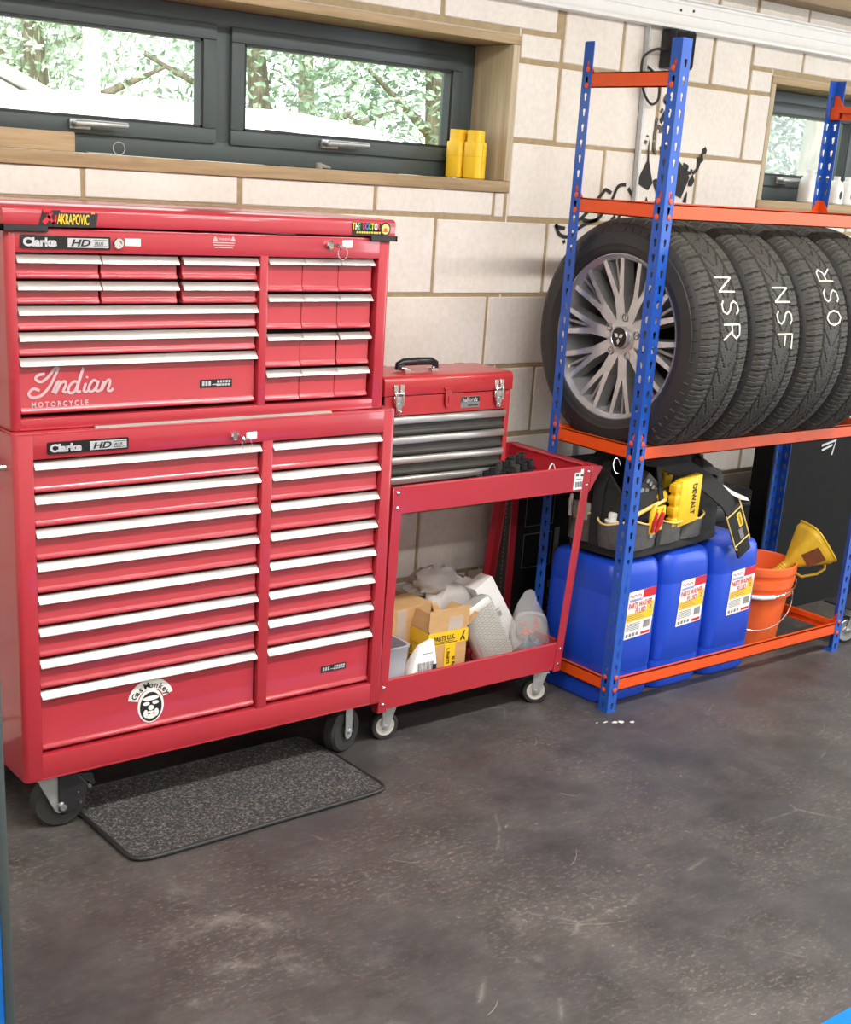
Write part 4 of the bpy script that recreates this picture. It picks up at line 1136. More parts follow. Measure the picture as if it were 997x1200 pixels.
# clear bag of small parts
cbg = thing('parts_bag', 'clear plastic bag of small blue and orange parts on the trolley lower shelf', 'bag', (-.305, -.405, FZ))
b = MB(); q = random.Random(3); rings = []
for z, a_, c_, dx in ((0, .050, .030, .012), (.006, .068, .044, .008), (.03, .076, .050, .004), (.065, .074, .047, .0), (.10, .068, .038, -.006), (.135, .060, .028, -.012), (.165, .048, .017, -.018), (.19, .036, .009, -.022), (.212, .022, .004, -.020), (.222, .010, .002, -.018)):
    rings.append([(dx+a_*math.cos(2*PI*j/30)*(1+.10*math.sin(j*2.2+z*60)+q.uniform(-.05, .05)), c_*math.sin(2*PI*j/30)*(1+.16*math.sin(j*1.7+z*40)+q.uniform(-.08, .08)), z+q.uniform(-.003, .003)*(z > .01)) for j in range(30)])
b.loft(rings); put('film', b, 'clear', cbg, local=True, smooth=1.2)
b = MB(); b.lathe([(.018, -.012), (.026, -.012), (.026, .012), (.018, .012), (.018, -.012)], (.006, -.012, .040), (.2, 1, .2), 20); b.lathe([(.012, 0), (.018, .01), (.018, .03), (.008, .034), (.002, .034)], (-.012, -.004, .045), (.4, -.5, .6), 16)
put('blue_fitting', b, 'bluepart', cbg, local=True, smooth=.6)
b = MB()
for k in range(16):
    p = Vector((q.uniform(-.045, .03), q.uniform(-.022, .005), .098+q.uniform(-.02, .026))); d = Vector((q.uniform(-1, 1), q.uniform(-.4, .4), q.uniform(-.6, .6))).normalized()*.013
    b.tube([p-d, p+d], .0026, 6)
put('orange_clips', b, 'copper', cbg, local=True)
b = MB(); b.lathe([(.010, 0), (.014, .004), (.014, .016), (.006, .018), (.001, .018)], (-.018, -.022, .075), (0, -1, .4), 16); put('dark_fitting', b, 'boxgrey', cbg, local=True)
gp = MB(); gp.loft([sring(0, 0, z, .052, .046, 3, 24) for z in (0, .004)]+[sring(0, 0, .016, .052, .046, 3, 24), sring(0, 0, .020, .044, .039, 3, 24), sring(0, 0, .014, .037, .032, 3, 24)])
gp.xf(Matrix.Translation((-.256, -.352, FZ+.080)) @ Matrix.Rotation(-.55, 4, 'Z') @ Matrix.Rotation(1.35, 4, 'X'))
g = put('polishing_pad', gp, 'pad', loc=(-.222, -.295, FZ), smooth=.6); tag(g, 'grey rounded pad standing at the right end of the trolley lower shelf', 'pad')
sw = MB(); sw.loft([sring(-.455, -.356, FZ+.012+z, a, c, 3, 20) for z, a, c in ((0, .030, .014), (.008, .034, .016), (.020, .030, .014), (.026, .022, .010))])
g = put('sponge', sw, 'white_pl', loc=(-.455, -.356, FZ), smooth=.8); tag(g, 'small white block under the pleated filter on the trolley lower shelf', 'sponge')
MURAL_POLY = [[(0.422, 1.672), (0.419, 1.646), (0.422, 1.603), (0.39, 1.548), (0.389, 1.53), (0.441, 1.512), (0.458, 1.535), (0.43, 1.604), (0.424, 1.646)], [(0.495, 1.661), (0.473, 1.649), (0.494, 1.608), (0.497, 1.575), (0.482, 1.542), (0.463, 1.533), (0.497, 1.477), (0.544, 1.479), (0.543, 1.578), (0.523, 1.652)], [(0.576, 1.612), (0.596, 1.597), (0.619, 1.587), (0.637, 1.56), (0.606, 1.493), (0.578, 1.502)], [(0.632, 1.516), (0.617, 1.482), (0.635, 1.478), (0.636, 1.505)], [(0.468, 1.72), (0.459, 1.733), (0.477, 1.761), (0.498, 1.773), (0.504, 1.762), (0.482, 1.735)], [(0.701, 1.664), (0.685, 1.654), (0.689, 1.641), (0.707, 1.64), (0.71, 1.653)], [(0.668, 1.628), (0.693, 1.634), (0.699, 1.619), (0.685, 1.61), (0.669, 1.612)], [(0.436, 1.491), (0.447, 1.475), (0.433, 1.474)], [(0.48, 1.431), (0.511, 1.42), (0.444, 1.418)], [(0.4, 1.433), (0.411, 1.417), (0.37, 1.415)], [(0.635, 1.549), (0.652, 1.572), (0.665, 1.553), (0.655, 1.534), (0.636, 1.533)], [(0.477, 1.787), (0.494, 1.814), (0.503, 1.805), (0.49, 1.783)]]
MURAL_RIB = [([(0.276, 1.475), (0.285, 1.493), (0.294, 1.512), (0.309, 1.522), (0.333, 1.524)], 0.0043), ([(0.209, 1.474), (0.23, 1.493), (0.242, 1.505), (0.269, 1.496)], 0.0029), ([(0.179, 1.441), (0.148, 1.416), (0.119, 1.401)], 0.0029), ([(0.242, 1.441), (0.232, 1.424), (0.211, 1.41), (0.18, 1.406), (0.153, 1.409)], 0.0029), ([(0.346, 1.514), (0.364, 1.496), (0.378, 1.477)], 0.0038), ([(0.036, 1.392), (0.043, 1.374), (0.06, 1.359), (0.091, 1.354), (0.117, 1.363), (0.126, 1.376), (0.119, 1.389)], 0.0057), ([(0.031, 1.387), (0.054, 1.382), (0.076, 1.38)], 0.0038), ([(0.082, 1.341), (0.073, 1.336)], 0.0038), ([(0.126, 1.376), (0.166, 1.396), (0.219, 1.411)], 0.0019), ([(0.32, 1.433), (0.313, 1.41)], 0.0029), ([(0.297, 1.425), (0.282, 1.411)], 0.0024), ([(0.689, 1.641), (0.68, 1.612), (0.671, 1.59), (0.652, 1.575)], 0.0033), ([(0.599, 1.602), (0.622, 1.595), (0.616, 1.581), (0.639, 1.576), (0.645, 1.588)], 0.0024), ([(0.625, 1.437), (0.625, 1.423)], 0.0067), ([(0.647, 1.438), (0.667, 1.425)], 0.0024), ([(0.462, 1.538), (0.473, 1.544), (0.491, 1.537)], 0.0033)]
MURAL_GREY = [([(0.448, 1.737), (0.444, 1.721), (0.45, 1.706)], 0.0033), ([(0.446, 1.703), (0.443, 1.69), (0.445, 1.669)], 0.0033), ([(0.444, 1.663), (0.448, 1.642), (0.461, 1.627)], 0.0033), ([(0.412, 1.682), (0.41, 1.677)], 0.0043), ([(0.407, 1.666), (0.403, 1.655)], 0.0033), ([(0.481, 1.811), (0.471, 1.794), (0.481, 1.787)], 0.0024), ([(0.469, 1.768), (0.46, 1.754)], 0.0033), ([(0.462, 1.717), (0.459, 1.704)], 0.0024), ([(0.471, 1.713), (0.468, 1.692)], 0.0024), ([(0.48, 1.719), (0.48, 1.697)], 0.0024), ([(0.494, 1.714), (0.493, 1.693)], 0.0024), ([(0.49, 1.804), (0.484, 1.793), (0.501, 1.789)], 0.0024), ([(0.472, 1.792), (0.491, 1.777)], 0.0019)]
# ------------------------------------------------------------------ black brush mural on the blocks
mu = MB()
for p in MURAL_POLY: mu.prism([(a, b) for a, b in p], 'y', -.0026, -.0012)
for p, w in MURAL_RIB: mu.ribbon(bez(p, 5) and [(a, -.002, b) for a, b in bez(p, 5)], (0, -1, 0), max(w*1.5, .011), .0012)
mg = MB()
for p, w in MURAL_GREY: mg.ribbon([(a, -.002, b) for a, b in bez(p, 3)], (0, -1, 0), max(w*1.2, .011), .0012)
g = put('wall_mural', mu, 'mural', loc=(.5, 0, 1.45)); tag(g, 'black painted brush figure with branching strokes on the white block wall behind the tyres', 'mural')
put('grey_marks', mg, 'mural_grey', g)

# ------------------------------------------------------------------ slotted strip and black box on the wall
b = MB(); x0, x1, z0, z1 = .410, .347, 0., 2.002; wd = .027
N = 96
for k in range(N):
    za, zb = z0+(z1-z0)*k/N, z0+(z1-z0)*(k+1)/N
    xa, xb = x0+(x1-x0)*k/N, x0+(x1-x0)*(k+1)/N
    for (u0, u1) in ((0, .011), (.016, wd)): b.hexa([(xa+u0, -.0045, za), (xa+u1, -.0045, za), (xa+u1, -.0022, za), (xa+u0, -.0022, za)], [(xb+u0, -.0045, zb), (xb+u1, -.0045, zb), (xb+u1, -.0022, zb), (xb+u0, -.0022, zb)])
    za2 = za+(zb-za)*.55
    b.hexa([(xa+.011, -.0045, za), (xa+.016, -.0045, za), (xa+.016, -.0022, za), (xa+.011, -.0022, za)], [(xa+.011, -.0045, za2), (xa+.016, -.0045, za2), (xa+.016, -.0022, za2), (xa+.011, -.0022, za2)])
    b.hexa([(xa, -.022, za), (xa+.002, -.022, za), (xa+.002, -.003, za), (xa, -.003, za)], [(xb, -.022, zb), (xb+.002, -.022, zb), (xb+.002, -.003, zb), (xb, -.003, zb)])
g = put('slotted_strip', b, 'galv', loc=(.36, 0, 0)); tag(g, 'upright grey galvanised slotted metal strip on the block wall under the white rail', 'metal strip')
bx = thing('junction_box', 'black box with looped cable on the wall just under the white rail', 'junction box', (.45, -.004, 1.885))
b = MB(); b.box(.425, .520, -.065, -.001, 1.887, 2.0025); put('housing', b, 'black', bx, bevel=.006)
b = MB(); b.box(.430, .515, -.070, -.064, 1.893, 1.996); put('cover', b, 'boxblack', bx, bevel=.003)
b = MB()
pts = [(.428, -.03, 1.938), (.37, -.035, 1.936), (.322, -.032, 1.908), (.322, -.030, 1.855), (.345, -.028, 1.805), (.385, -.026, 1.775), (.418, -.024, 1.792), (.418, -.020, 1.835), (.39, -.014, 1.872), (.355, -.010, 1.890)]
sm = []
for i in range(len(pts)-1):
    a, p_, q_, d = [Vector(pts[max(0, min(len(pts)-1, i+o))]) for o in (-1, 0, 1, 2)]
    for k in range(6):
        t = k/6; sm.append(.5*(2*p_+(q_-a)*t+(2*a-5*p_+4*q_-d)*t*t+(3*p_-a-3*q_+d)*t**3))
b.tube(sm, .0042, 8); put('cable', b, 'rubber', bx, smooth=1)

# ------------------------------------------------------------------ blue jerrycans
def jerrycan():
    A, B = .1165, .142
    b = MB(); rings = []
    for z, s, e in ((0, .93, 6), (.004, .965, 6), (.016, .985, 7), (.088, .993, 7), (.091, .984, 7), (.098, .984, 7), (.101, .995, 7), (.20, 1.0, 7), (.345, .997, 7), (.349, .990, 7), (.353, .990, 7), (.357, .996, 7), (.408, .985, 6.5), (.430, .962, 6), (.442, .92, 5.5), (.448, .84, 5), (.449, .5, 4)):
        rings.append(sring(0, 0, z, A*s, B*(s-.003*(s < .9)), e, 56))
    b.loft(rings); return b
CANS = [(-.0585, -.457, .01, 'blue jerrycan with parts washer label, leftmost, beside the front rack post'), (.1885, -.447, .02, 'blue jerrycan with parts washer label, middle of the three under the tool bag'), (.434, -.449, .015, 'blue jerrycan with parts washer label, rightmost, beside the orange bucket')]
can0 = None
for i, (x, y, rz, lab) in enumerate(CANS):
    if i == 0:
        jc = thing('jerrycan', lab, 'jerrycan', (x, y, 0), (0, 0, rz), group='blue jerrycans on the garage floor'); can0 = jc
        put('can_body', jerrycan(), 'can', jc, local=True, smooth=.5)
        b = MB(); b.tube([(0, -.035, .440), (0, -.030, .449), (0, -.02, .450), (0, .035, .450), (0, .05, .444)], .0065, 8); put('can_handle', b, 'can', jc, local=True, smooth=1)
        b = MB(); b.lathe([(.027, .444), (.027, .4555), (.024, .4575), (.001, .4575)], (0, .095, 0), (0, 0, 1), 24); put('can_cap', b, 'black', jc, local=True, smooth=.6)
        yl = -.1429; o = Vector((-.040, yl, .203)); xd = Vector((1, 0, .06)); zd = Vector((.035, 0, 1)); q = lambda u, v, d=.0010: o+xd*u+zd*v+Vector((0, -d, 0))
        lb = put('label_sheet', plate(o, xd, zd, .120, .152, .0008, .003), 'white', jc, local=True)
        put('red_corner', plate(q(.064, .124), xd, zd, .056, .028, .0005), 'redink', lb, local=True)
        put('yellow_band', MB().add(plate(q(.002, .055), xd, zd, .116, .026, .0005)).add(plate(q(.088, .080), xd, zd, .028, .026, .0005)), 'yellow', lb, local=True)
        t1 = text('PARTS WASHER', .0235, q(.004, .098), xd+Vector((0, 0, .02)), zd, .05, .02, sx=.62); t1.add(text('FLUID', .0235, q(.036, .0785), xd, zd, .05, .02, sx=.75))
        t1.add(MB().ribbon([q(.006+.005*k, .137+.004*math.sin(k*1.7), .0013) for k in range(11)], (0, -1, 0), .0022, .0004))
        t1.add(plate(q(.075, .004), xd, zd, .040, .008, .0006))
        put('lettering', t1, 'redink', lb, local=True)
        t2 = MB().add(text('BIODEGRADABLE', .0095, q(.006, .120), xd, zd, 0, .02, sx=.75)); put('lettering', t2, 'bluev', lb, local=True)
        t3 = text('2', .020, q(.098, .082, .0016), xd, zd, 0, .03)
        for k in range(9): t3.add(plate(q(.082+.0033*k, .024), xd, zd, .0015, .024, .0005))
        for k in range(5): t3.add(plate(q(.006, .046-.005*k), xd, zd, .060, .0018, .0004))
        for k in range(4): t3.add(plate(q(.008+.015*k, .006), xd, zd, .009, .010, .0004))
        for k in range(3): t3.add(plate(q(.006, .074-.006*k, .0016), xd, zd, .055+.01*k, .0016, .0004))
        put('lettering', t3, 'greyink', lb, local=True)
    else:
        jc = copy_tree(can0); jc.location = (x, y, 0); jc.rotation_euler.z = rz; jc['label'] = lab

# ------------------------------------------------------------------ tool bag on the cans
BG = (.112, -.452, .4585); BR = .13
bag = thing('tool_bag', 'open black and grey fabric tool bag with cream piped pockets, on the blue jerrycans', 'tool bag', BG, (0, 0, BR))
W2, D2 = .262, .118
q = random.Random(4)
def wob(r, a): return [(p[0]+q.uniform(-a, a), p[1]+q.uniform(-a, a), p[2]+q.uniform(-a, a)) for p in r]
b = MB(); rings = []
for z, s, d in ((0, .96, .95), (.006, .985, .99), (.05, .99, 1), (.10, 1, 1.0), (.15, .99, .97), (.185, .97, .93), (.20, .96, .92)):
    rings.append(wob(sring(0, 0, z, W2*s, D2*d, 7, 56), .0025))
rings.append(wob(sring(0, 0, .20, W2*.94, D2*.87, 7, 56), .002)); rings.append(sring(0, 0, .16, W2*.93, D2*.86, 7, 56)); rings.append(sring(0, 0, .012, W2*.92, D2*.85, 7, 56))
b.loft(rings); bagb = put('bag_body', b, 'fabric_black', bag, local=True, smooth=.9)
b = MB(); b.loft([sring(0, 0, z, W2*s, D2*d, 7, 56) for z, s, d in ((-.001, .95, .94), (.004, 1.0, 1.02), (.026, 1.006, 1.03), (.030, .99, 1.0))]); put('bag_base', b, 'webbing', bag, local=True, smooth=.8)
# tall back wall with its sagging top edge, and the gusseted ends that rise to it
b = MB(); n = 22
fr = [[(-W2*.97+2*W2*.97*k/n, D2*(.80-.25*t)+q.uniform(-.005, .005), .14+.155*t*(1-.10*math.cos(k*.9)*t-.16*abs(2*k/n-1)**3)) for k in range(n+1)] for t in (0, .25, .5, .75, 1)]
bkp = [[(p[0], p[1]+.012, p[2]) for p in r] for r in fr]
b.loft([r+k_[::-1] for r, k_ in zip(fr, bkp)]); put('back_panel', b, 'fabric_black', bag, local=True, smooth=1)
b = MB()
for s_ in (-1, 1):
    x_ = s_*W2*.965
    o_ = [(x_, -D2*.80, .17), (x_, D2*.88, .15), (x_*.97, D2*.62, .268), (x_*.985, -D2*.10, .255)]
    b.loft([o_, [(p[0]-s_*.010, p[1], p[2]) for p in o_]])
put('end_gusset', b, 'fabric_black', bag, local=True)
# soft right end bulging over the last can
b = crumple((W2*.93, .012, .118), (.085, .110, .130), 21, amp=.20, flat=.88); put('end_pocket', b, 'fabric', bag, local=True, smooth=1)
def pocket(xa, xb, z0, z1, y, bulge, sag, name, par, side='front', m='fabric'):
    n, k = 14, 8; b = MB(); rows = []; rim = []
    for j in range(k+1):
        t = j/k; row = []
        for i in range(n+1):
            s = i/n; bl = bulge*(math.sin(PI*s)**.6)*(.35+.65*t**.8)+.003
            zz = z0+(z1-z0)*t-(sag*math.sin(PI*s)*t)
            u = xa+(xb-xa)*s
            w = q.uniform(-.0016, .0016)
            row.append((u, y-bl+w, zz) if side == 'front' else (y-bl+w, u, zz))
        rows.append(row)
    rim = rows[-1]
    back = [(p[0], y+.002, p[2]) if side == 'front' else (y+.002, p[1], p[2]) for p in rim]
    base = [(p[0], y+.002, p[2]) if side == 'front' else (y+.002, p[1], p[2]) for p in rows[0]]
    vs = [p for r in rows for p in r]; f = []
    for j in range(k):
        for i in range(n): f.append((j*(n+1)+i, j*(n+1)+i+1, (j+1)*(n+1)+i+1, (j+1)*(n+1)+i))
    b.raw(vs, f)
    inn = [[(p[0], p[1]+.004, p[2]) if side == 'front' else (p[0]+.004, p[1], p[2]) for p in r] for r in rows]
    b.raw([p for r in inn for p in r], f)
    b.loft([rim, inn[-1]], 0, False, False); b.loft([[r[0] for r in rows], [r[0] for r in inn]], 0, False, False); b.loft([[r[-1] for r in rows], [r[-1] for r in inn]], 0, False, False)
    o = put(name, b, m, par, local=True, smooth=1)
    t = MB(); t.tube([(p[0], p[1]-.001, p[2]) for p in rim], .0032, 6); put('piping', t, 'trim_y', o, local=True, smooth=1)
    return o
yf = -D2*1.0
for xa, xb, z1, bl in ((-.236, -.118, .122, .022), (-.110, .012, .110, .026), (.018, .128, .108, .024)):
    pocket(xa, xb, .03, z1, yf, bl, .012, 'front_pocket', bag)
xl_ = -W2*1.0
for ya, yb_, z1 in ((-.102, -.010, .118), (.0, .100, .128)):
    pocket(ya, yb_, .03, z1, xl_, .038 if ya < -.05 else .016, .010, 'side_pocket', bag, 'side')
b = MB(); b.add(plate((-.152, yf-.0235, .088), X, Z, .026, .028, .003, .003)); yt = put('yellow_tab', b, 'yellow', bag, local=True)
put('tab_mark', MB().add(plate((-.145, yf-.0268, .097), X, Z, .013, .009, .0006)), 'ink', yt, local=True)
# carry straps at the left end: webbing loops, metal ring on the beam
b = MB()
b.ribbon([(xl_-.014, -.006, .03), (xl_-.016, -.006, .12), (xl_-.010, -.004, .20), (xl_+.02, .0, .262), (xl_+.06, .01, .285), (xl_+.11, .01, .262), (xl_+.13, .0, .215)], [(-1, 0, 0), (-1, 0, 0), (-1, 0, .2), (-.6, 0, .8), (0, 0, 1), (.5, 0, .8), (.9, 0, .2)], .036, .004)
b.ribbon([(-.120, yf-.012, .032), (-.118, yf-.014, .10), (-.112, yf-.004, .17), (-.10, yf+.02, .23), (-.085, yf+.04, .262)], (0, -1, .2), .022, .004)
put('carry_strap', b, 'webbing', bag, local=True, smooth=.6)
b = MB(); b.tube([(xl_+.03+.017*math.cos(a), -.03+.006*math.sin(a), .272+.022*math.sin(a)) for a in [2*PI*k/24 for k in range(20)]], .0014, 6)
put('metal_clip', b, 'chrome', bag, local=True, smooth=1)
# broad shoulder strap falling from the top left to the lower right with its padded end
Mi = (Matrix.Translation(BG) @ Matrix.Rotation(BR, 4, 'Z')).inverted()
L2 = lambda p: Mi @ Vector(p)
b = MB()
sp_ = [(-.06, -.50, .745), (.0, -.515, .752), (.07, -.535, .738), (.15, -.555, .705), (.22, -.585, .665), (.285, -.614, .612), (.315, -.621, .575)]
b.ribbon([L2(p) for p in sp_], (0, -1, .15), [.045, .055, .062, .064, .062, .060, .060], .006)
ss = put('shoulder_strap', b, 'webbing', bag, local=True, smooth=.8)
cu, su = math.cos(-1.02), math.sin(-1.02)
pc = Vector((.352, -.626, .520)); ud = Vector((-su*.0+cu*1.0, 0, su)); 
ud = Vector((math.cos(-1.03), 0, math.sin(-1.03))); vd = Vector((math.sin(1.03), 0, math.cos(-1.03)))
R3 = lambda u, v, d=0: L2(pc+ud*u+vd*v+Vector((0, -d, 0)))
xd_l = (Mi.to_3x3() @ ud); vd_l = (Mi.to_3x3() @ vd)
def slab(u0, u1, v0, v1, d0, d1):
    return MB().hexa([R3(u0, v0, d1), R3(u1, v0, d1), R3(u1, v0, d0), R3(u0, v0, d0)], [R3(u0, v1, d1), R3(u1, v1, d1), R3(u1, v1, d0), R3(u0, v1, d0)])
pd = put('shoulder_pad', slab(-.072, .072, -.033, .033, -.012, 0), 'fabric_black', ss, local=True, bevel=.003)
b = MB(); 
b.tube([R3(-.09, .036, 0), R3(.066, .036, 0), R3(.072, .030, .001)], .0028, 6); b.tube([R3(-.066, -.036, 0), R3(.070, -.036, 0), R3(.072, -.03, .001)], .0028, 6)
b.tube([R3(-.058, -.034, .001), R3(-.058, .034, .001)], .0022, 6); b.tube([R3(.058, -.034, .001), R3(.058, .034, .001)], .0022, 6)
put('piping', b, 'trim_y', ss, local=True, smooth=1)
put('strap_end', slab(.066, .112, -.031, .031, -.010, -.002), 'webbing', ss, local=True, bevel=.002)
yl = put('badge', plate(R3(-.045, .005, .0005), xd_l, vd_l, .052, .020, .001, .006), 'yellow', ss, local=True)
put('lettering', text('STANLEY', .0125, R3(-.041, .0105, .0022), xd_l, vd_l, 0, .02, sx=.82), 'ink', yl, local=True)
put('grey_patch', plate(R3(.012, -.004, .0005), xd_l, vd_l, .038, .018, .001), 'greyink', ss, local=True)

# ------------------------------------------------------------------ things carried in the bag
BB = Vector(BG); RB = Matrix.Rotation(BR, 3, 'Z')
def W3(x, y, z): return tuple(BB+RB @ Vector((x, y, z)))
cs = thing('drill_bit_case', 'yellow plastic tool case with ribbed edge standing in the front pocket of the bag', 'tool case', W3(.006, -.131, .085), (.06, -.10, BR))
b = MB(); b.box(-.050, .062, -.014, .014, 0, .150); cb = put('case_body', b, 'yellow', cs, local=True, bevel=.004)
b = MB()
for k in range(4): b.box(-.078, -.050, -.013, .013, .008+.036*k, .034+.036*k)
b.box(-.072, -.050, -.010, .010, .004, .146)
put('ribs', b, 'yellow_deep', cs, local=True, bevel=.003)
b = MB()
for k in range(3): b.box(.062, .066, -.010, .010, .015+.045*k, .045+.045*k)
put('clasp', b, 'yellow_deep', cs, local=True, bevel=.003)
put('lettering', text('DEWALT', .031, (.012, -.0148, .130), -Z, X, 0, .03, sx=.80), 'ink', cs, local=True)
sn = thing('tin_snips', 'red and yellow handled snips sticking out of the left front bag pocket', 'snips', W3(-.172, -.138, .078), (.1, .12, BR)); sn.scale = (1.25, 1.25, 1.2)
b = MB()
for s in (-1, 1):
    b.tube([(s*.006, 0, 0), (s*.015, -.002, .030), (s*.022, -.003, .056), (s*.017, -.003, .072), (s*.006, -.003, .070), (s*.003, -.002, .040)], [.005, .0065, .007, .0065, .006, .004], 10)
put('grip_shell', b, 'yellow', sn, local=True, smooth=1)
b = MB()
for s in (-1, 1): b.tube([(s*.008, -.006, .006), (s*.013, -.008, .035), (s*.014, -.008, .060)], [.004, .007, .005], 10)
put('grip_inlay', b, 'pliersred', sn, local=True, smooth=1)
b = MB(); b.box(-.006, .006, -.003, .003, -.010, .005); put('blade', b, 'steel', sn, local=True)
def simple(name, mb, m, lab, cat, loc, **k):
    o = put(name, mb, m, loc=loc, **k); return tag(o, lab, cat)
b = MB(); p = Vector(W3(-.228, -.118, .140)); e = Vector(W3(-.092, -.122, .170)); b.cyl(p, e, .0065, 12); b.cyl(p+(p-e).normalized()*.004, p+(e-p)*.05, .0078, 12)
simple('wooden_handle', b, 'trim_y', 'pale wooden tool handle lying across the front of the tool bag', 'tool handle', tuple(p), smooth=.6)
gc = thing('socket_case', 'grey transparent case of sockets tilted in the tool bag behind the rack post', 'case', W3(-.165, -.070, .170), (.15, .62, BR))
b = MB(); b.box(-.050, .050, -.022, .022, 0, .078); put('case_body', b, 'boxgrey', gc, local=True, bevel=.005)
b = MB()
for k in range(5): b.cyl((-.038+.019*k, -.0225, .02+.010*(k % 2)), (-.038+.019*k, -.028, .02+.010*(k % 2)), .008, 12); b.cyl((-.038+.019*k, -.0225, .055), (-.038+.019*k, -.026, .055), .007, 12)
put('sockets', b, 'steel', gc, local=True, smooth=.6)
dr = thing('cordless_tool', 'yellow and black hand tool lying in the bag left of the yellow case', 'power tool', W3(-.122, -.085, .150), (.2, .35, BR))
b = MB(); b.lathe([(.010, -.03), (.020, -.025), (.024, 0), (.024, .035), (.016, .045), (.010, .05)], (0, 0, .03), (1, -.25, .3), 18); b.box(-.014, .014, -.012, .012, -.03, .03); put('tool_body', b, 'yellow_deep', dr, local=True, smooth=.6)
b = MB(); b.lathe([(.014, .044), (.017, .048), (.017, .064), (.010, .072), (.004, .074)], (0, 0, .03), (1, -.25, .3), 16); b.box(-.03, .0, -.022, .022, .010, .022); put('chuck', b, 'black', dr, local=True, smooth=.6)
yt = thing('angle_tool', 'yellow power tool with red badge at the back of the bag under the orange beam', 'power tool', W3(.055, -.005, .175), (.1, -.25, BR+.1))
b = MB(); b.loft([sring(0, 0, z, a, c, 3.5, 20) for z, a, c in ((0, .030, .024), (.04, .040, .028), (.08, .044, .030), (.10, .036, .026), (.106, .026, .020))]); put('tool_body', b, 'yellow_deep', yt, local=True, smooth=.7)
put('red_badge', MB().add(plate((-.018, -.0305, .050), X, Z, .034, .020, .002)), 'brown', yt, local=True)
b = MB(); b.box(-.050, -.034, -.016, .016, .03, .09); b.loft([sring(.02, 0, z, .03, .022, 3, 16) for z in (.103, .116)]); put('grip', b, 'black', yt, local=True, bevel=.002)
bf = thing('pouch', 'black upright pouch at the back of the tool bag beside the white paper', 'pouch', W3(.155, .020, .150), (.05, -.06, BR))
b = MB(); b.loft([sring(0, 0, z, a, c, 5, 24) for z, a, c in ((0, .055, .028), (.07, .060, .032), (.13, .058, .030), (.155, .050, .022))]); put('pouch_body', b, 'fabric_black', bf, local=True, smooth=.8)
b = MB(); b.tube([(-.058, -.014, .01), (-.062, -.014, .08), (-.056, -.012, .150)], .0028, 6); put('edge_trim', b, 'white_pl', bf, local=True, smooth=1)
b = MB(); b.box(-.01, .045, -.034, -.030, .085, .090); b.box(.0, .03, -.036, -.031, .115, .130); put('stitched_loop', b, 'webbing', bf, local=True)
pp = MB()
v0 = [(.318, -.585, .632), (.365, -.575, .612), (.425, -.565, .588), (.475, -.562, .578)]; v1 = [(.352, -.545, .640), (.405, -.535, .615), (.46, -.525, .595), (.505, -.53, .578)]
pp.loft([v0+[(p[0], p[1], p[2]-.001) for p in v0[::-1]], v1+[(p[0], p[1], p[2]-.001) for p in v1[::-1]]])
simple('paper_sheet', pp, 'white', 'folded sheet of white paper lying over the right end of the tool bag', 'paper', (.40, -.56, .58))
bo = thing('bottle', 'white capped bottle in the side pocket of the tool bag, left of the rack post', 'bottle', W3(-W2-.001, -.058, .072), (0, 0, 0)); bo.scale = (.9, .9, .75)
b = MB(); b.lathe([(.001, 0), (.022, 0), (.022, .045), (.024, .048), (.026, .054), (.026, .058), (.015, .060), (.015, .085), (.012, .089), (.001, .089)], (0, 0, 0), (0, 0, 1), 24); put('bottle_body', b, 'white_pl', bo, local=True, smooth=.5)
b = MB(); b.lathe([(.0235, .03), (.0235, .047)], (0, 0, 0), (0, 0, 1), 24, 0, False); put('blue_band', b, 'bluev', bo, local=True, smooth=.5)
tl = thing('scraper', 'grey tool with a white end in the back side pocket of the tool bag', 'scraper', W3(-W2-.012, .052, .100), (0, 0, BR))
b = MB(); b.loft([sring(0, 0, z, a, c, 3, 18) for z, a, c in ((0, .010, .026), (.035, .012, .034), (.050, .010, .032))]); put('scraper_head', b, 'pad', tl, local=True, smooth=.8)
b = MB(); b.tube([(0, .040, .0), (0, .042, .045), (0, .041, .066)], [.006, .007, .005], 10); put('white_end', b, 'white_pl', tl, local=True, smooth=1)

# ------------------------------------------------------------------ orange buckets and funnel
def bucket(name, lab, x, y, z0, rim_only=False):
    t = thing(name, lab, 'bucket', (x, y, z0), group=None)
    b = MB(); b.lathe([(.001, .0), (.099, .0), (.102, .004), (.131, .235), (.1395, .236), (.1405, .243), (.1395, .262), (.134, .266), (.1305, .262), (.128, .24), (.0985, .008), (.001, .006)], (0, 0, 0), (0, 0, 1), 56)
    b.lathe([(.127, .205), (.1385, .206), (.1390, .218), (.1290, .220)], (0, 0, 0), (0, 0, 1), 56, 0, False)
    put('bucket_body', b, 'bucket', t, local=True, smooth=.5); return t
bk1 = bucket('bucket', 'outer orange plastic bucket with wire handle, on the floor inside the rack', .738, -.425, 0)
b = MB()
pts = [(.1435*math.cos(a), .1435*math.sin(a), .212-.098*max(0, math.sin((a-a0)*PI/(a1-a0))) if 0 else 0) for a in (0,) for a0, a1 in ((0, 1),)]
def bail(R, a0, a1, z0, drop, out, n=28): 
    r = []
    for k in range(n+1):
        t = k/n; a = a0+(a1-a0)*t; s = math.sin(PI*t)
        r.append((R*(1+out*s)*math.cos(a), R*(1+out*s)*math.sin(a), z0-drop*s))
    return r
w = bail(.1425, -.75, -3.95, .215, .120, .03); b.tube(w, .0022, 6); put('wire_handle', b, 'chrome', bk1, local=True, smooth=1)
bk2 = bucket('bucket', 'inner orange bucket with white handle grip, nested in the other orange bucket', .742, -.428, .048)
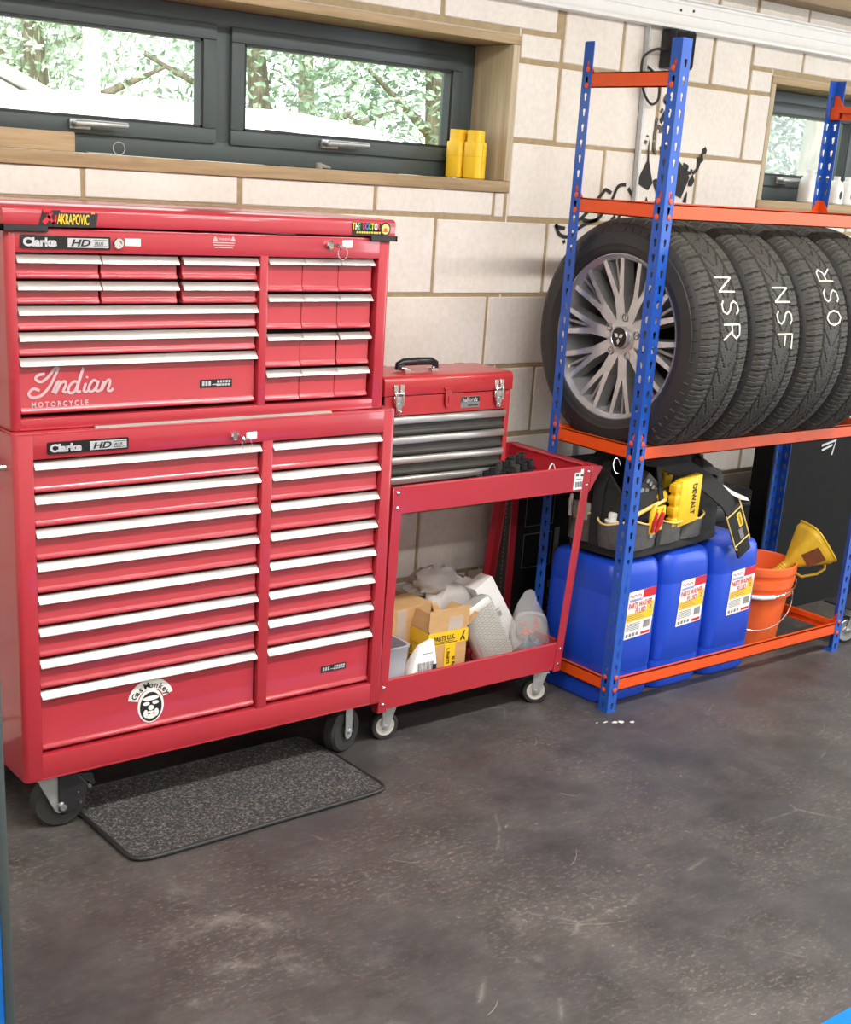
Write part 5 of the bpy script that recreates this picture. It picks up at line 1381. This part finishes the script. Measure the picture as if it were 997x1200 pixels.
b = MB(); w = bail(.1435, -.80, -4.0, .205, .040, .02); b.tube(w, .0022, 6); put('wire_handle', b, 'chrome', bk2, local=True, smooth=1)
b = MB(); w2 = w[10:19]; b.tube(w2, .0078, 10); put('handle_grip', b, 'white_pl', bk2, local=True, smooth=.9)
fn = thing('funnel', 'large yellow plastic funnel with ribbed spout and side handle, leaning in the orange buckets', 'funnel', (.785, -.468, .255)); fn.scale = (.77, .77, .77)
ax = Vector((.70, -.34, .62)).normalized(); sd = ax.cross(Z).normalized(); up = sd.cross(ax)
FM = Matrix((sd, up, ax)).transposed().to_4x4()
b = MB(); rings = []
for h, a, c, e in ((.075, .020, .020, 2), (.095, .026, .026, 2), (.13, .045, .045, 2.5), (.235, .098, .098, 4), (.242, .100, .100, 4), (.262, .101, .101, 4), (.262, .106, .106, 4), (.268, .106, .106, 4), (.268, .096, .096, 4), (.235, .092, .092, 4), (.13, .040, .040, 2.5), (.08, .014, .014, 2)):
    rings.append(sring(0, 0, h, a, c, e, 40))
b.loft(rings); put('cone', b.xf(FM), 'funnel', fn, local=True, smooth=.6)
b = MB(); pr = []
for k in range(9): pr += [(.019, -.03+.012*k), (.023, -.027+.012*k), (.023, -.022+.012*k), (.019, -.0195+.012*k)]
b.lathe(pr, (0, 0, 0), (0, 0, 1), 24); put('ribbed_spout', b.xf(FM), 'funnel', fn, local=True, smooth=.5)
b = MB(); 
hd_ = -1
b.tube([(-.02, -.100, .235), (-.02, -.125, .245), (-.02, -.150, .230), (-.02, -.148, .190), (-.02, -.110, .120), (-.02, -.075, .105), (-.02, -.040, .112)], .0065, 10); put('handle', b.xf(FM), 'funnel', fn, local=True, smooth=1)
b = MB()
def cone_pt(s, t):  # patch on the flank that faces the room
    h = .150+.075*t; r = .045+(.098-.045)*(h-.13)/.105+.0015
    return (r*1.0, (s-.5)*.075-.01, h)
b.loft([[cone_pt(s/6, t) for s in range(7)]+[(cone_pt(s/6, t)[0]+.0008, *cone_pt(s/6, t)[1:]) for s in range(6, -1, -1)] for t in (0, .5, 1)]); put('brown_label', b.xf(FM), 'brown', fn, local=True)

# ------------------------------------------------------------------ dark boxes and panels behind
bxk = thing('printed_box', 'tall black box with thin white printed outlines and a red edge, standing behind the trolley', 'box', (.05, -.10, 0)); bxd = .036
b = MB(); b.box(-.222+bxd, .31, -.150, -.070, 0, .655); put('box_body', b, 'boxblack', bxk, bevel=.002, seg=1)
b = MB(); b.box(-.2232+bxd, -.2222+bxd, -.148, -.072, .01, .645); sdp = put('side_panel', b, 'boxgrey', bxk)
b = MB()
for k in range(40): b.box(-.2240+bxd, -.2232+bxd, -.128, -.124, .05+.0145*k, .057+.0145*k)
put('printed_dots', b, 'greyink', sdp)
b = MB(); b.box(-.2245+bxd, -.196+bxd, -.1515, -.1465, .005, .650); put('red_edge', b, 'red', bxk, bevel=.001, seg=1)
b = MB(); yq = -.1508
def outline(x0, x1, z0, z1, w=.0025):
    for (a, c, d, e) in ((x0, x1, z0, z0+w), (x0, x1, z1-w, z1), (x0, x0+w, z0, z1), (x1-w, x1, z0, z1)): b.add(plate((a, yq+.0008, d), X, Z, c-a, e-d, .0008))
outline(-.125, .0, .455, .575); outline(-.125, .0, .315, .430)
for k in range(5): b.add(plate((.075+.022*k, yq+.0008, .40+.035*k), X, Z, .0035, .18-.035*k, .0008))
put('printed_lines', b, 'greyink', bxk)
b = MB(); b.add(plate((.012, yq+.0008, .29), X, Z, .022, .15, .001)); b.add(plate((.0, yq+.0008, .20), X, Z, .035, .06, .001)); put('label_sheet', b, 'pad', bxk)
b = MB(); n = 16; e = []
for k in range(n): e += [(-.02, .005+.0158*k), (-.034, .009+.0158*k), (-.034, .015+.0158*k), (-.02, .0165+.0158*k)]
b.prism([(x-.015, z) for x, z in e]+[(.33, .262), (.33, .005)], 'y', -.212, -.197); g = put('foam_tile', b, 'foam', loc=(.2, -.2, 0)); tag(g, 'dark foam floor tile with interlocking jagged edge standing behind the blue jerrycans', 'foam tile')
b = MB(); b.box(1.0, 1.78, -.245, -.155, 0, .685); pn = put('black_panel', b, 'boxblack', loc=(1.39, -.2, 0), bevel=.003, seg=1); tag(pn, 'large flat black panel with a white arrow mark, standing at the right behind the rack', 'panel')
b = MB(); yq = -.2452
b.ribbon([(1.285, yq, .640), (1.372, yq, .655), (1.357, yq, .600)], (0, -1, 0), .009, .0008); b.ribbon([(1.29, yq, .622), (1.352, yq, .638)], (0, -1, 0), .008, .0008); put('arrow_mark', b, 'silverv', pn)
b = MB(); b.box(.50, .938, -.225, -.085, 0, .50); g = put('storage_case', b, 'boxblack', loc=(.72, -.15, 0), bevel=.012); tag(g, 'dark storage case against the wall behind the jerrycans and the tool bag', 'case')
b = MB(); b.box(.515, .925, -.231, -.079, .44, .455); b.box(.66, .78, -.237, -.22, .40, .45); put('case_rim', b, 'black', g, bevel=.003)
b = MB(); b.tube([(.195, -.030, 0), (.195, -.030, .78)], .012, 12); b.lathe([(.017, 0), (.017, .012)], (.195, -.030, .768), (0, 0, 1), 14); g = put('conduit_pipe', b, 'galv', loc=(.195, -.03, 0), smooth=.8); tag(g, 'grey upright pipe against the block wall behind the rack', 'pipe')
# swivel castor at the right edge of the photo
cq = thing('trolley_castor', 'grey castor with chrome bolt carrying a dark plate, just right of the rack', 'castor', (1.085, -.60, 0))
b = MB(); R = .048; b.lathe([(R*.62, -.013), (R*.95, -.013), (R, -.008), (R, .008), (R*.95, .013), (R*.62, .013), (R*.62, -.013)], (1.085, -.60, R), (.35, 1, 0), 36, 0, False); put('castor_wheel', b, 'rubber', cq, smooth=.6)
b = MB(); b.lathe([(R*.84, -.0135), (R*.80, -.0155), (R*.35, -.0125), (R*.25, -.016), (.001, -.016)], (1.085, -.60, R), (.35, 1, 0), 28); b.lathe([(R*.68, .012), (.001, .012)], (1.085, -.60, R), (.35, 1, 0), 28); put('wheel_hub', b, 'steel', cq, smooth=.5)
b = MB(); d = Vector((.33, .944, 0)); t = Vector((.944, -.33, 0)); c = Vector((1.085, -.60, 0))
for s in (-1, 1):
    o = c+d*(s*.020); b.hexa([o+t*(-.012)-d*.0015+Z*(R*.9), o+t*.014-d*.0015+Z*(R*.9), o+t*.014+d*.0015+Z*(R*.9), o+t*(-.012)+d*.0015+Z*(R*.9)], [o+t*.010-d*.0015+Z*.126, o+t*.055-d*.0015+Z*.126, o+t*.055+d*.0015+Z*.126, o+t*.010+d*.0015+Z*.126])
put('castor_fork', b, 'steel', cq)
b = MB(); b.cyl(c+Z*R-d*.030, c+Z*R+d*.024, .0075, 10); put('bolt', b, 'chrome', cq, smooth=.8)
b = MB(); b.box(1.075, 1.36, -.70, -.50, .126, .132); put('deck_plate', b, 'black', cq, bevel=.002, seg=1)

# ------------------------------------------------------------------ window ledges
YB_ = [(-.270, .056, 'yellow stepped plastic bottle nearest the room on the window ledge'), (-.292, .112, 'yellow stepped plastic bottle behind the other one on the window ledge')]
for i, (x, y, lab) in enumerate(YB_):
    t = thing('yellow_bottle', lab, 'bottle', (x, y, 1.5105), (0, 0, .3))
    b = MB()
    b.loft([sring(0, 0, z, a, a, 4.2, 28) for z, a in ((0, .026), (.003, .0285), (.062, .0285), (.063, .0275), (.064, .0285), (.100, .0285), (.104, .027), (.105, .0225), (.136, .0222), (.138, .021))])
    put('bottle_body', b, 'yellow', t, local=True, smooth=.5)
    b = MB(); b.box(-.0035, .0035, -.0300, -.028, .004, .098); b.box(-.0030, .0030, -.0240, -.022, .106, .134); put('seam_rib', b, 'yellow', t, local=True)
b = MB(); b.box(-1.98, -1.565, .012, .075, 1.5105, 1.556); g = put('timber_offcut', b, 'wood_x', loc=(-1.77, .04, 1.51), bevel=.003); tag(g, 'pale timber offcut lying at the left end of the window ledge', 'timber')
b = MB(); k0 = Vector((-1.46, .05, 1.5125)); b.box(k0.x-.045, k0.x+.006, k0.y-.004, k0.y+.004, 1.5105, 1.5135); b.lathe([(.011, 0), (.011, .003)], (k0.x-.05, k0.y, 1.5105), (0, 0, 1), 16)
b.tube([(k0.x+.022+.016*math.cos(a), k0.y-.01, 1.5265+.015*math.sin(a)) for a in [2*PI*k/24 for k in range(24)]], .0012, 6, closed=True)
g = put('key', b, 'steel', loc=tuple(k0), smooth=.6); tag(g, 'small key with ring lying on the left of the window ledge', 'key')
b = MB(); b.tube([(-.835, .05, 1.520), (-.815, .05, 1.517), (-.795, .055, 1.514)], [.006, .005, .0035], 8); b.lathe([(.010, 0), (.010, .012), (.006, .016)], (-.835, .05, 1.5105), (0, 0, 1), 12); g = put('wall_plug', b, 'pad', loc=(-.82, .05, 1.51), smooth=.7); tag(g, 'tiny grey plastic plug on the window ledge under the right pane', 'plug')
WB = [(1.405, .075, 1.15, 'white plastic jug on the right window ledge, left of the other white bottles'), (1.555, .060, 1, 'white bottle with a dark oval, second on the right window ledge'), (1.628, .060, 1, 'white bottle with a dark oval, third on the right window ledge'), (1.702, .060, 1, 'white bottle with a dark oval on the right window ledge, nearest the photo edge')]
for i, (x, y, s, lab) in enumerate(WB):
    t = thing('white_bottle', lab, 'bottle', (x, y, 1.5055), group='white bottles on the right window ledge')
    b = MB(); b.loft([sring(0, 0, z*s, a*s, c*s, 3.4, 28) for z, a, c in ((0, .027, .024), (.004, .030, .027), (.055, .030, .027), (.075, .026, .022), (.086, .017, .014), (.088, .012, .012))]); put('bottle_body', b, 'white_pl', t, local=True, smooth=.6)
    b = MB(); b.lathe([(.0125*s, .086*s), (.0125*s, .102*s), (.001, .103*s)], (0, 0, 0), (0, 0, 1), 18); put('bottle_cap', b, 'white_pl', t, local=True, smooth=.6)
    if i:
        e = MB().lathe([(1, 0), (1, .0012)], (0, 0, 0), (0, -1, 0), 20).xf(Matrix.Translation((0, -.0262, .034)) @ Matrix.Diagonal((.008, 1, .015, 1))); put('dark_oval', e, 'ink', t, local=True)
b = MB(); b.box(1.50, 1.76, .028, .10, 1.5052, 1.5056); 

# ------------------------------------------------------------------ blue steel things at the photo edges
lp = thing('lift_post', 'blue steel post with dark edge strip at the left edge of the photo', 'post', (-2.48, -1.45, 0))
b = MB(); b.box(-2.60, -2.384, -1.50, -1.40, 0, 1.25); put('post_body', b, 'liftblue', lp, bevel=.004)
b = MB(); b.box(-2.386, -2.371, -1.503, -1.397, 0, 1.25); put('dark_edge', b, 'frame', lp, bevel=.003)  # dark grey strip down the right edge of the post
b = MB(); b.box(-2.66, -2.36, -1.58, -1.34, 0, .012); put('base_plate', b, 'liftblue', lp, bevel=.002, seg=1)
rp = thing('lift_ramp', 'blue steel lift platform corner on the floor at the bottom right of the photo', 'lift platform', (-.4, -2.4, 0))
b = MB(); b.box(-1.03, .55, -2.95, -2.022, 0, .030); put('deck', b, 'liftblue', rp, bevel=.003)
b = MB(); b.box(-1.034, .554, -2.954, -2.018, 0, .006); put('edge_rail', b, 'black', rp)

# paint chips and scuffs on the floor
b = MB(); q = random.Random(9)
for (x, y) in ((-.245, -.70), (-.22, -.715), (-.20, -.725), (-.27, -.69), (.985, -.86), (.955, -.875), (-.17, -.74)):
    n = 7; a0 = q.uniform(0, 6); r = q.uniform(.006, .018); el = q.uniform(.3, .7)
    pts = [(x+r*math.cos(2*PI*k/n)*q.uniform(.5, 1.2), y+r*el*math.sin(2*PI*k/n)*q.uniform(.5, 1.2)) for k in range(n)]
    b.prism(pts, 'z', 0, .0006)
for (x, y, a, l) in ((-1.30, -1.02, -1.1, .10), (-.95, -1.28, .35, .09), (-.70, -.98, -1.3, .05), (-1.15, -1.45, -.8, .16), (-1.5, -1.62, .2, .06), (.25, -1.10, .1, .10), (.60, -.95, .15, .08), (-.55, -.72, .5, .06), (.1, -.80, .2, .08), (-.1, -1.45, -.6, .07)):
    pts = [(x+l*t*math.cos(a+.3*t), y+l*t*math.sin(a+.3*t), .0003) for t in (0, .3, .6, 1)]
    b.ribbon(pts, (0, 0, 1), [.0008, .0018, .0014, .0006], .0005, 1)
g = put('paint_chips', b, ['chalk', 'scuff'], loc=(0, -.9, 0)); tag(g, 'scattered pale paint chips and thin scratches on the black floor', 'paint chips'); g['kind'] = 'stuff'

# ------------------------------------------------------------------ outside the windows
struct('ground', MB().box(-14, 26, .3, 26, -.2, -.02), 'grass')
def tree(name, lab, x, y, h, r, seed, m='leaf', n=2600, trunk=.16):
    q = random.Random(seed); t = thing(name, lab, 'tree', (x, y, -.02), group='trees outside the windows')
    b = MB(); b.tube([(0, 0, 0), (q.uniform(-.1, .1), q.uniform(-.1, .1), h*.3), (q.uniform(-.2, .2), q.uniform(-.1, .1), h*.6), (q.uniform(-.3, .3), 0, h*.9)], [trunk, trunk*.8, trunk*.55, trunk*.2], 12)
    for k in range(7):
        a = q.uniform(0, 6.28); z = h*q.uniform(.3, .75); b.tube([(0, 0, z), (math.cos(a)*r*.4, math.sin(a)*r*.4, z+.3), (math.cos(a)*r*.75, math.sin(a)*r*.75, z+.55)], [trunk*.4, trunk*.25, trunk*.1], 7)
    put('trunk', b, 'bark', t, local=True, smooth=1)
    f = MB(); cl = [(q.gauss(0, r*.42), q.gauss(0, r*.42), h*.62+q.gauss(0, h*.20)) for _ in range(34)]
    for _ in range(n):
        c = cl[q.randrange(len(cl))]; s = r*.30
        p = Vector((c[0]+q.gauss(0, s), c[1]+q.gauss(0, s), max(.3, c[2]+q.gauss(0, s))))
        u = Vector((q.gauss(0, 1), q.gauss(0, 1), q.gauss(0, 1))).normalized(); w = u.orthogonal().normalized(); l = q.uniform(.035, .075)
        f.face([p-u*l, p+w*l*.45, p+u*l, p-w*l*.45])
    put('foliage', f, m, t, local=True)
    return t
TREES = [(2.6, 9.9, 5.0, 1.5, 'leaf2'), (4.6, 9.2, 5.2, 1.6, 'leaf'), (6.3, 8.6, 4.8, 1.5, 'leaf'), (11.2, 8.4, 5.0, 1.6, 'leaf'), (13.6, 9.3, 5.2, 1.7, 'leaf2'), (3.2, 12.5, 5.6, 1.8, 'leaf2'), (7.4, 12.8, 5.8, 1.9, 'leaf')]
LABT = ['pale leafy tree outside the left window pane', 'green bushy tree outside, left of the window mullion', 'green tree outside behind the right window pane', 'green tree outside the small right window', 'pale tree farthest right outside the small right window', 'pale tree far behind the left pane', 'tall green tree far behind the right pane']
for i, (x, y, h, r, m) in enumerate(TREES): tree('tree', LABT[i], x, y, h, r, 40+i, m, 5200)
q = random.Random(2)
b = MB(); b.tube([(0, 0, 0), (.02, 0, 1.4), (.06, 0, 2.8), (.02, .1, 5)], [.26, .22, .19, .12], 20); 
tk = thing('tree', 'thick pale tree trunk close outside the small right window', 'tree', (7.62, 4.6, -.02), group='trees outside the windows'); put('trunk', b, 'bark', tk, local=True, smooth=1)
f = MB()
for _ in range(900):
    p = Vector((q.gauss(0, .8), q.gauss(0, .5), 3.6+q.gauss(0, .8))); u = Vector((q.gauss(0, 1), q.gauss(0, 1), q.gauss(0, 1))).normalized(); w = u.orthogonal().normalized(); l = q.uniform(.05, .1)
    f.face([p-u*l, p+w*l*.45, p+u*l, p-w*l*.45])
put('foliage', f, 'leaf2', tk, local=True)
hg = thing('hedge', 'dense green hedge outside the small right window', 'hedge', (12.6, 7.9, -.02))
f = MB()
for _ in range(7000):
    p = Vector((q.uniform(-2.3, 2.3), q.gauss(0, .28), 3.7*q.random()**.8)); u = Vector((q.gauss(0, 1), q.gauss(0, 1), q.gauss(0, 1))).normalized(); w = u.orthogonal().normalized(); l = q.uniform(.035, .085)
    f.face([p-u*l, p+w*l*.5, p+u*l, p-w*l*.5])
put('foliage', f, 'hedge', hg, local=True)
b = MB()
for k in range(9): b.tube([(-2+.5*k, 0, 0), (-2+.5*k+q.uniform(-.1, .1), 0, 1.2), (-2+.5*k+q.uniform(-.2, .2), 0, 2.6)], [.04, .03, .012], 8)
put('stems', b, 'bark', hg, local=True, smooth=1)
hs_ = thing('outbuilding', 'white outbuilding with sloping roof outside the left window pane', 'building', (-.2, 7.2, -.02))
b = MB(); b.prism([(-2.4, 0), (1.5, 0), (1.5, 1.7), (-.4, 2.5), (-2.4, 2.9)], 'y', -1.0, 1.5); put('walls', b, 'shed', hs_, local=True)
b = MB(); b.prism([(1.62, 1.68), (1.62, 1.74), (-.4, 2.57), (-2.5, 2.98), (-2.5, 2.91), (-.4, 2.50)], 'y', -1.15, 1.6); put('roof', b, 'white_pl', hs_, local=True)
b = MB(); b.tube([(.42, 4.2, 0), (.42, 4.2, 4.2)], .045, 12); g = put('white_pole', b, 'shed', loc=(.42, 4.2, 0), smooth=1); tag(g, 'white upright pole outside the left window pane', 'pole')

cr = thing('parked_car', 'white parked vehicle with a dark side window outside the right window pane', 'car', (2.3, 5.3, -.02))
b = MB(); b.loft([[(x, y, z) for x, z in ((-2.1, .35), (2.0, .35), (2.1, .9), (1.9, 1.15), (1.05, 1.28), (.35, 1.80), (-.3, 1.86), (-1.9, 1.86), (-2.1, 1.2))] for y in (-.75, -.70, .70, .75)]); put('car_body', b, 'shed', cr, local=True, bevel=.03)
b = MB(); b.prism([(-.55, 1.36), (.72, 1.36), (.30, 1.72), (-.55, 1.74)], 'y', -.757, -.74); put('side_window', b, 'black_gloss', cr, local=True)
for sx_ in (-1.3, 1.25):
    b = MB(); b.lathe([(.2, -.1), (.31, -.1), (.33, -.06), (.33, .06), (.31, .1), (.2, .1), (.001, .1)], (sx_, -.68, .33), (0, 1, 0), 24); put('wheel', b, 'rubber', cr, local=True, smooth=.6)

# ------------------------------------------------------------------ light and camera
w = bpy.data.worlds.new('daylight'); SC.world = w; w.use_nodes = True
bg = w.node_tree.nodes['Background']
sky = w.node_tree.nodes.new('ShaderNodeTexSky'); sky.sky_type = 'HOSEK_WILKIE'; sky.turbidity = 6; sky.ground_albedo = .4
sky.sun_direction = Vector((-.5, -.4, .75)).normalized()
mx = w.node_tree.nodes.new('ShaderNodeMix'); mx.data_type = 'RGBA'; mx.inputs[0].default_value = .75
w.node_tree.links.new(sky.outputs[0], mx.inputs[6]); mx.inputs[7].default_value = (1, 1, 1, 1)
w.node_tree.links.new(mx.outputs[2], bg.inputs['Color']); bg.inputs['Strength'].default_value = 4.0
def lamp(name, kind, loc, energy, col, target=None, size=(1, 1), **k):
    l = bpy.data.lights.new(name, kind); l.energy = energy; l.color = col
    if kind == 'AREA': l.shape = 'RECTANGLE'; l.size, l.size_y = size
    o = bpy.data.objects.new(name, l); COL.objects.link(o); o.location = loc
    if target is not None: o.rotation_euler = (Vector(target)-Vector(loc)).to_track_quat('-Z', 'Y').to_euler()
    return o
s = lamp('sun', 'SUN', (0, 0, 10), 6.5, (1, .97, .92), None); s.rotation_euler = Vector((.35, .55, -.8)).to_track_quat('-Z', 'Y').to_euler(); s.data.angle = .05
for i, (x, y) in enumerate(((-2.6, -1.9), (-.6, -1.9), (1.6, -1.9), (-2.0, -3.9), (.6, -3.9))):
    lamp('led_batten', 'AREA', (x, y, 2.55), 52, (1, .98, .95), (x, y, 0), (1.5, .16))
lamp('open_garage_door', 'AREA', (4.9, -3.4, 1.2), 120, (.86, .94, 1), (0, -2.2, .6), (2.4, 2.1))

cam = bpy.data.cameras.new('camera'); co = bpy.data.objects.new('camera', cam); COL.objects.link(co)
r_ = Vector((.78096072, -.62127924, .06412851)); u_ = Vector((.15100064, .28743866, .94582124)); f_ = Vector((.60605212, .72896579, -.31829186))
mw = Matrix((r_, u_, -f_)).transposed().to_4x4(); mw.translation = (-3.00702089, -3.19782383, 1.51462719)
co.matrix_world = mw
cam.sensor_fit = 'AUTO'; cam.sensor_width = 36; cam.lens = 1559.608*36/1200
cam.shift_x = -11.319/1200; cam.shift_y = 129.818/1200; cam.clip_start = .05; cam.clip_end = 200
SC.camera = co
vs = SC.view_settings; vs.view_transform = 'Standard'; vs.look = 'None'; vs.exposure = 0; vs.gamma = 1; vs.use_curve_mapping = False
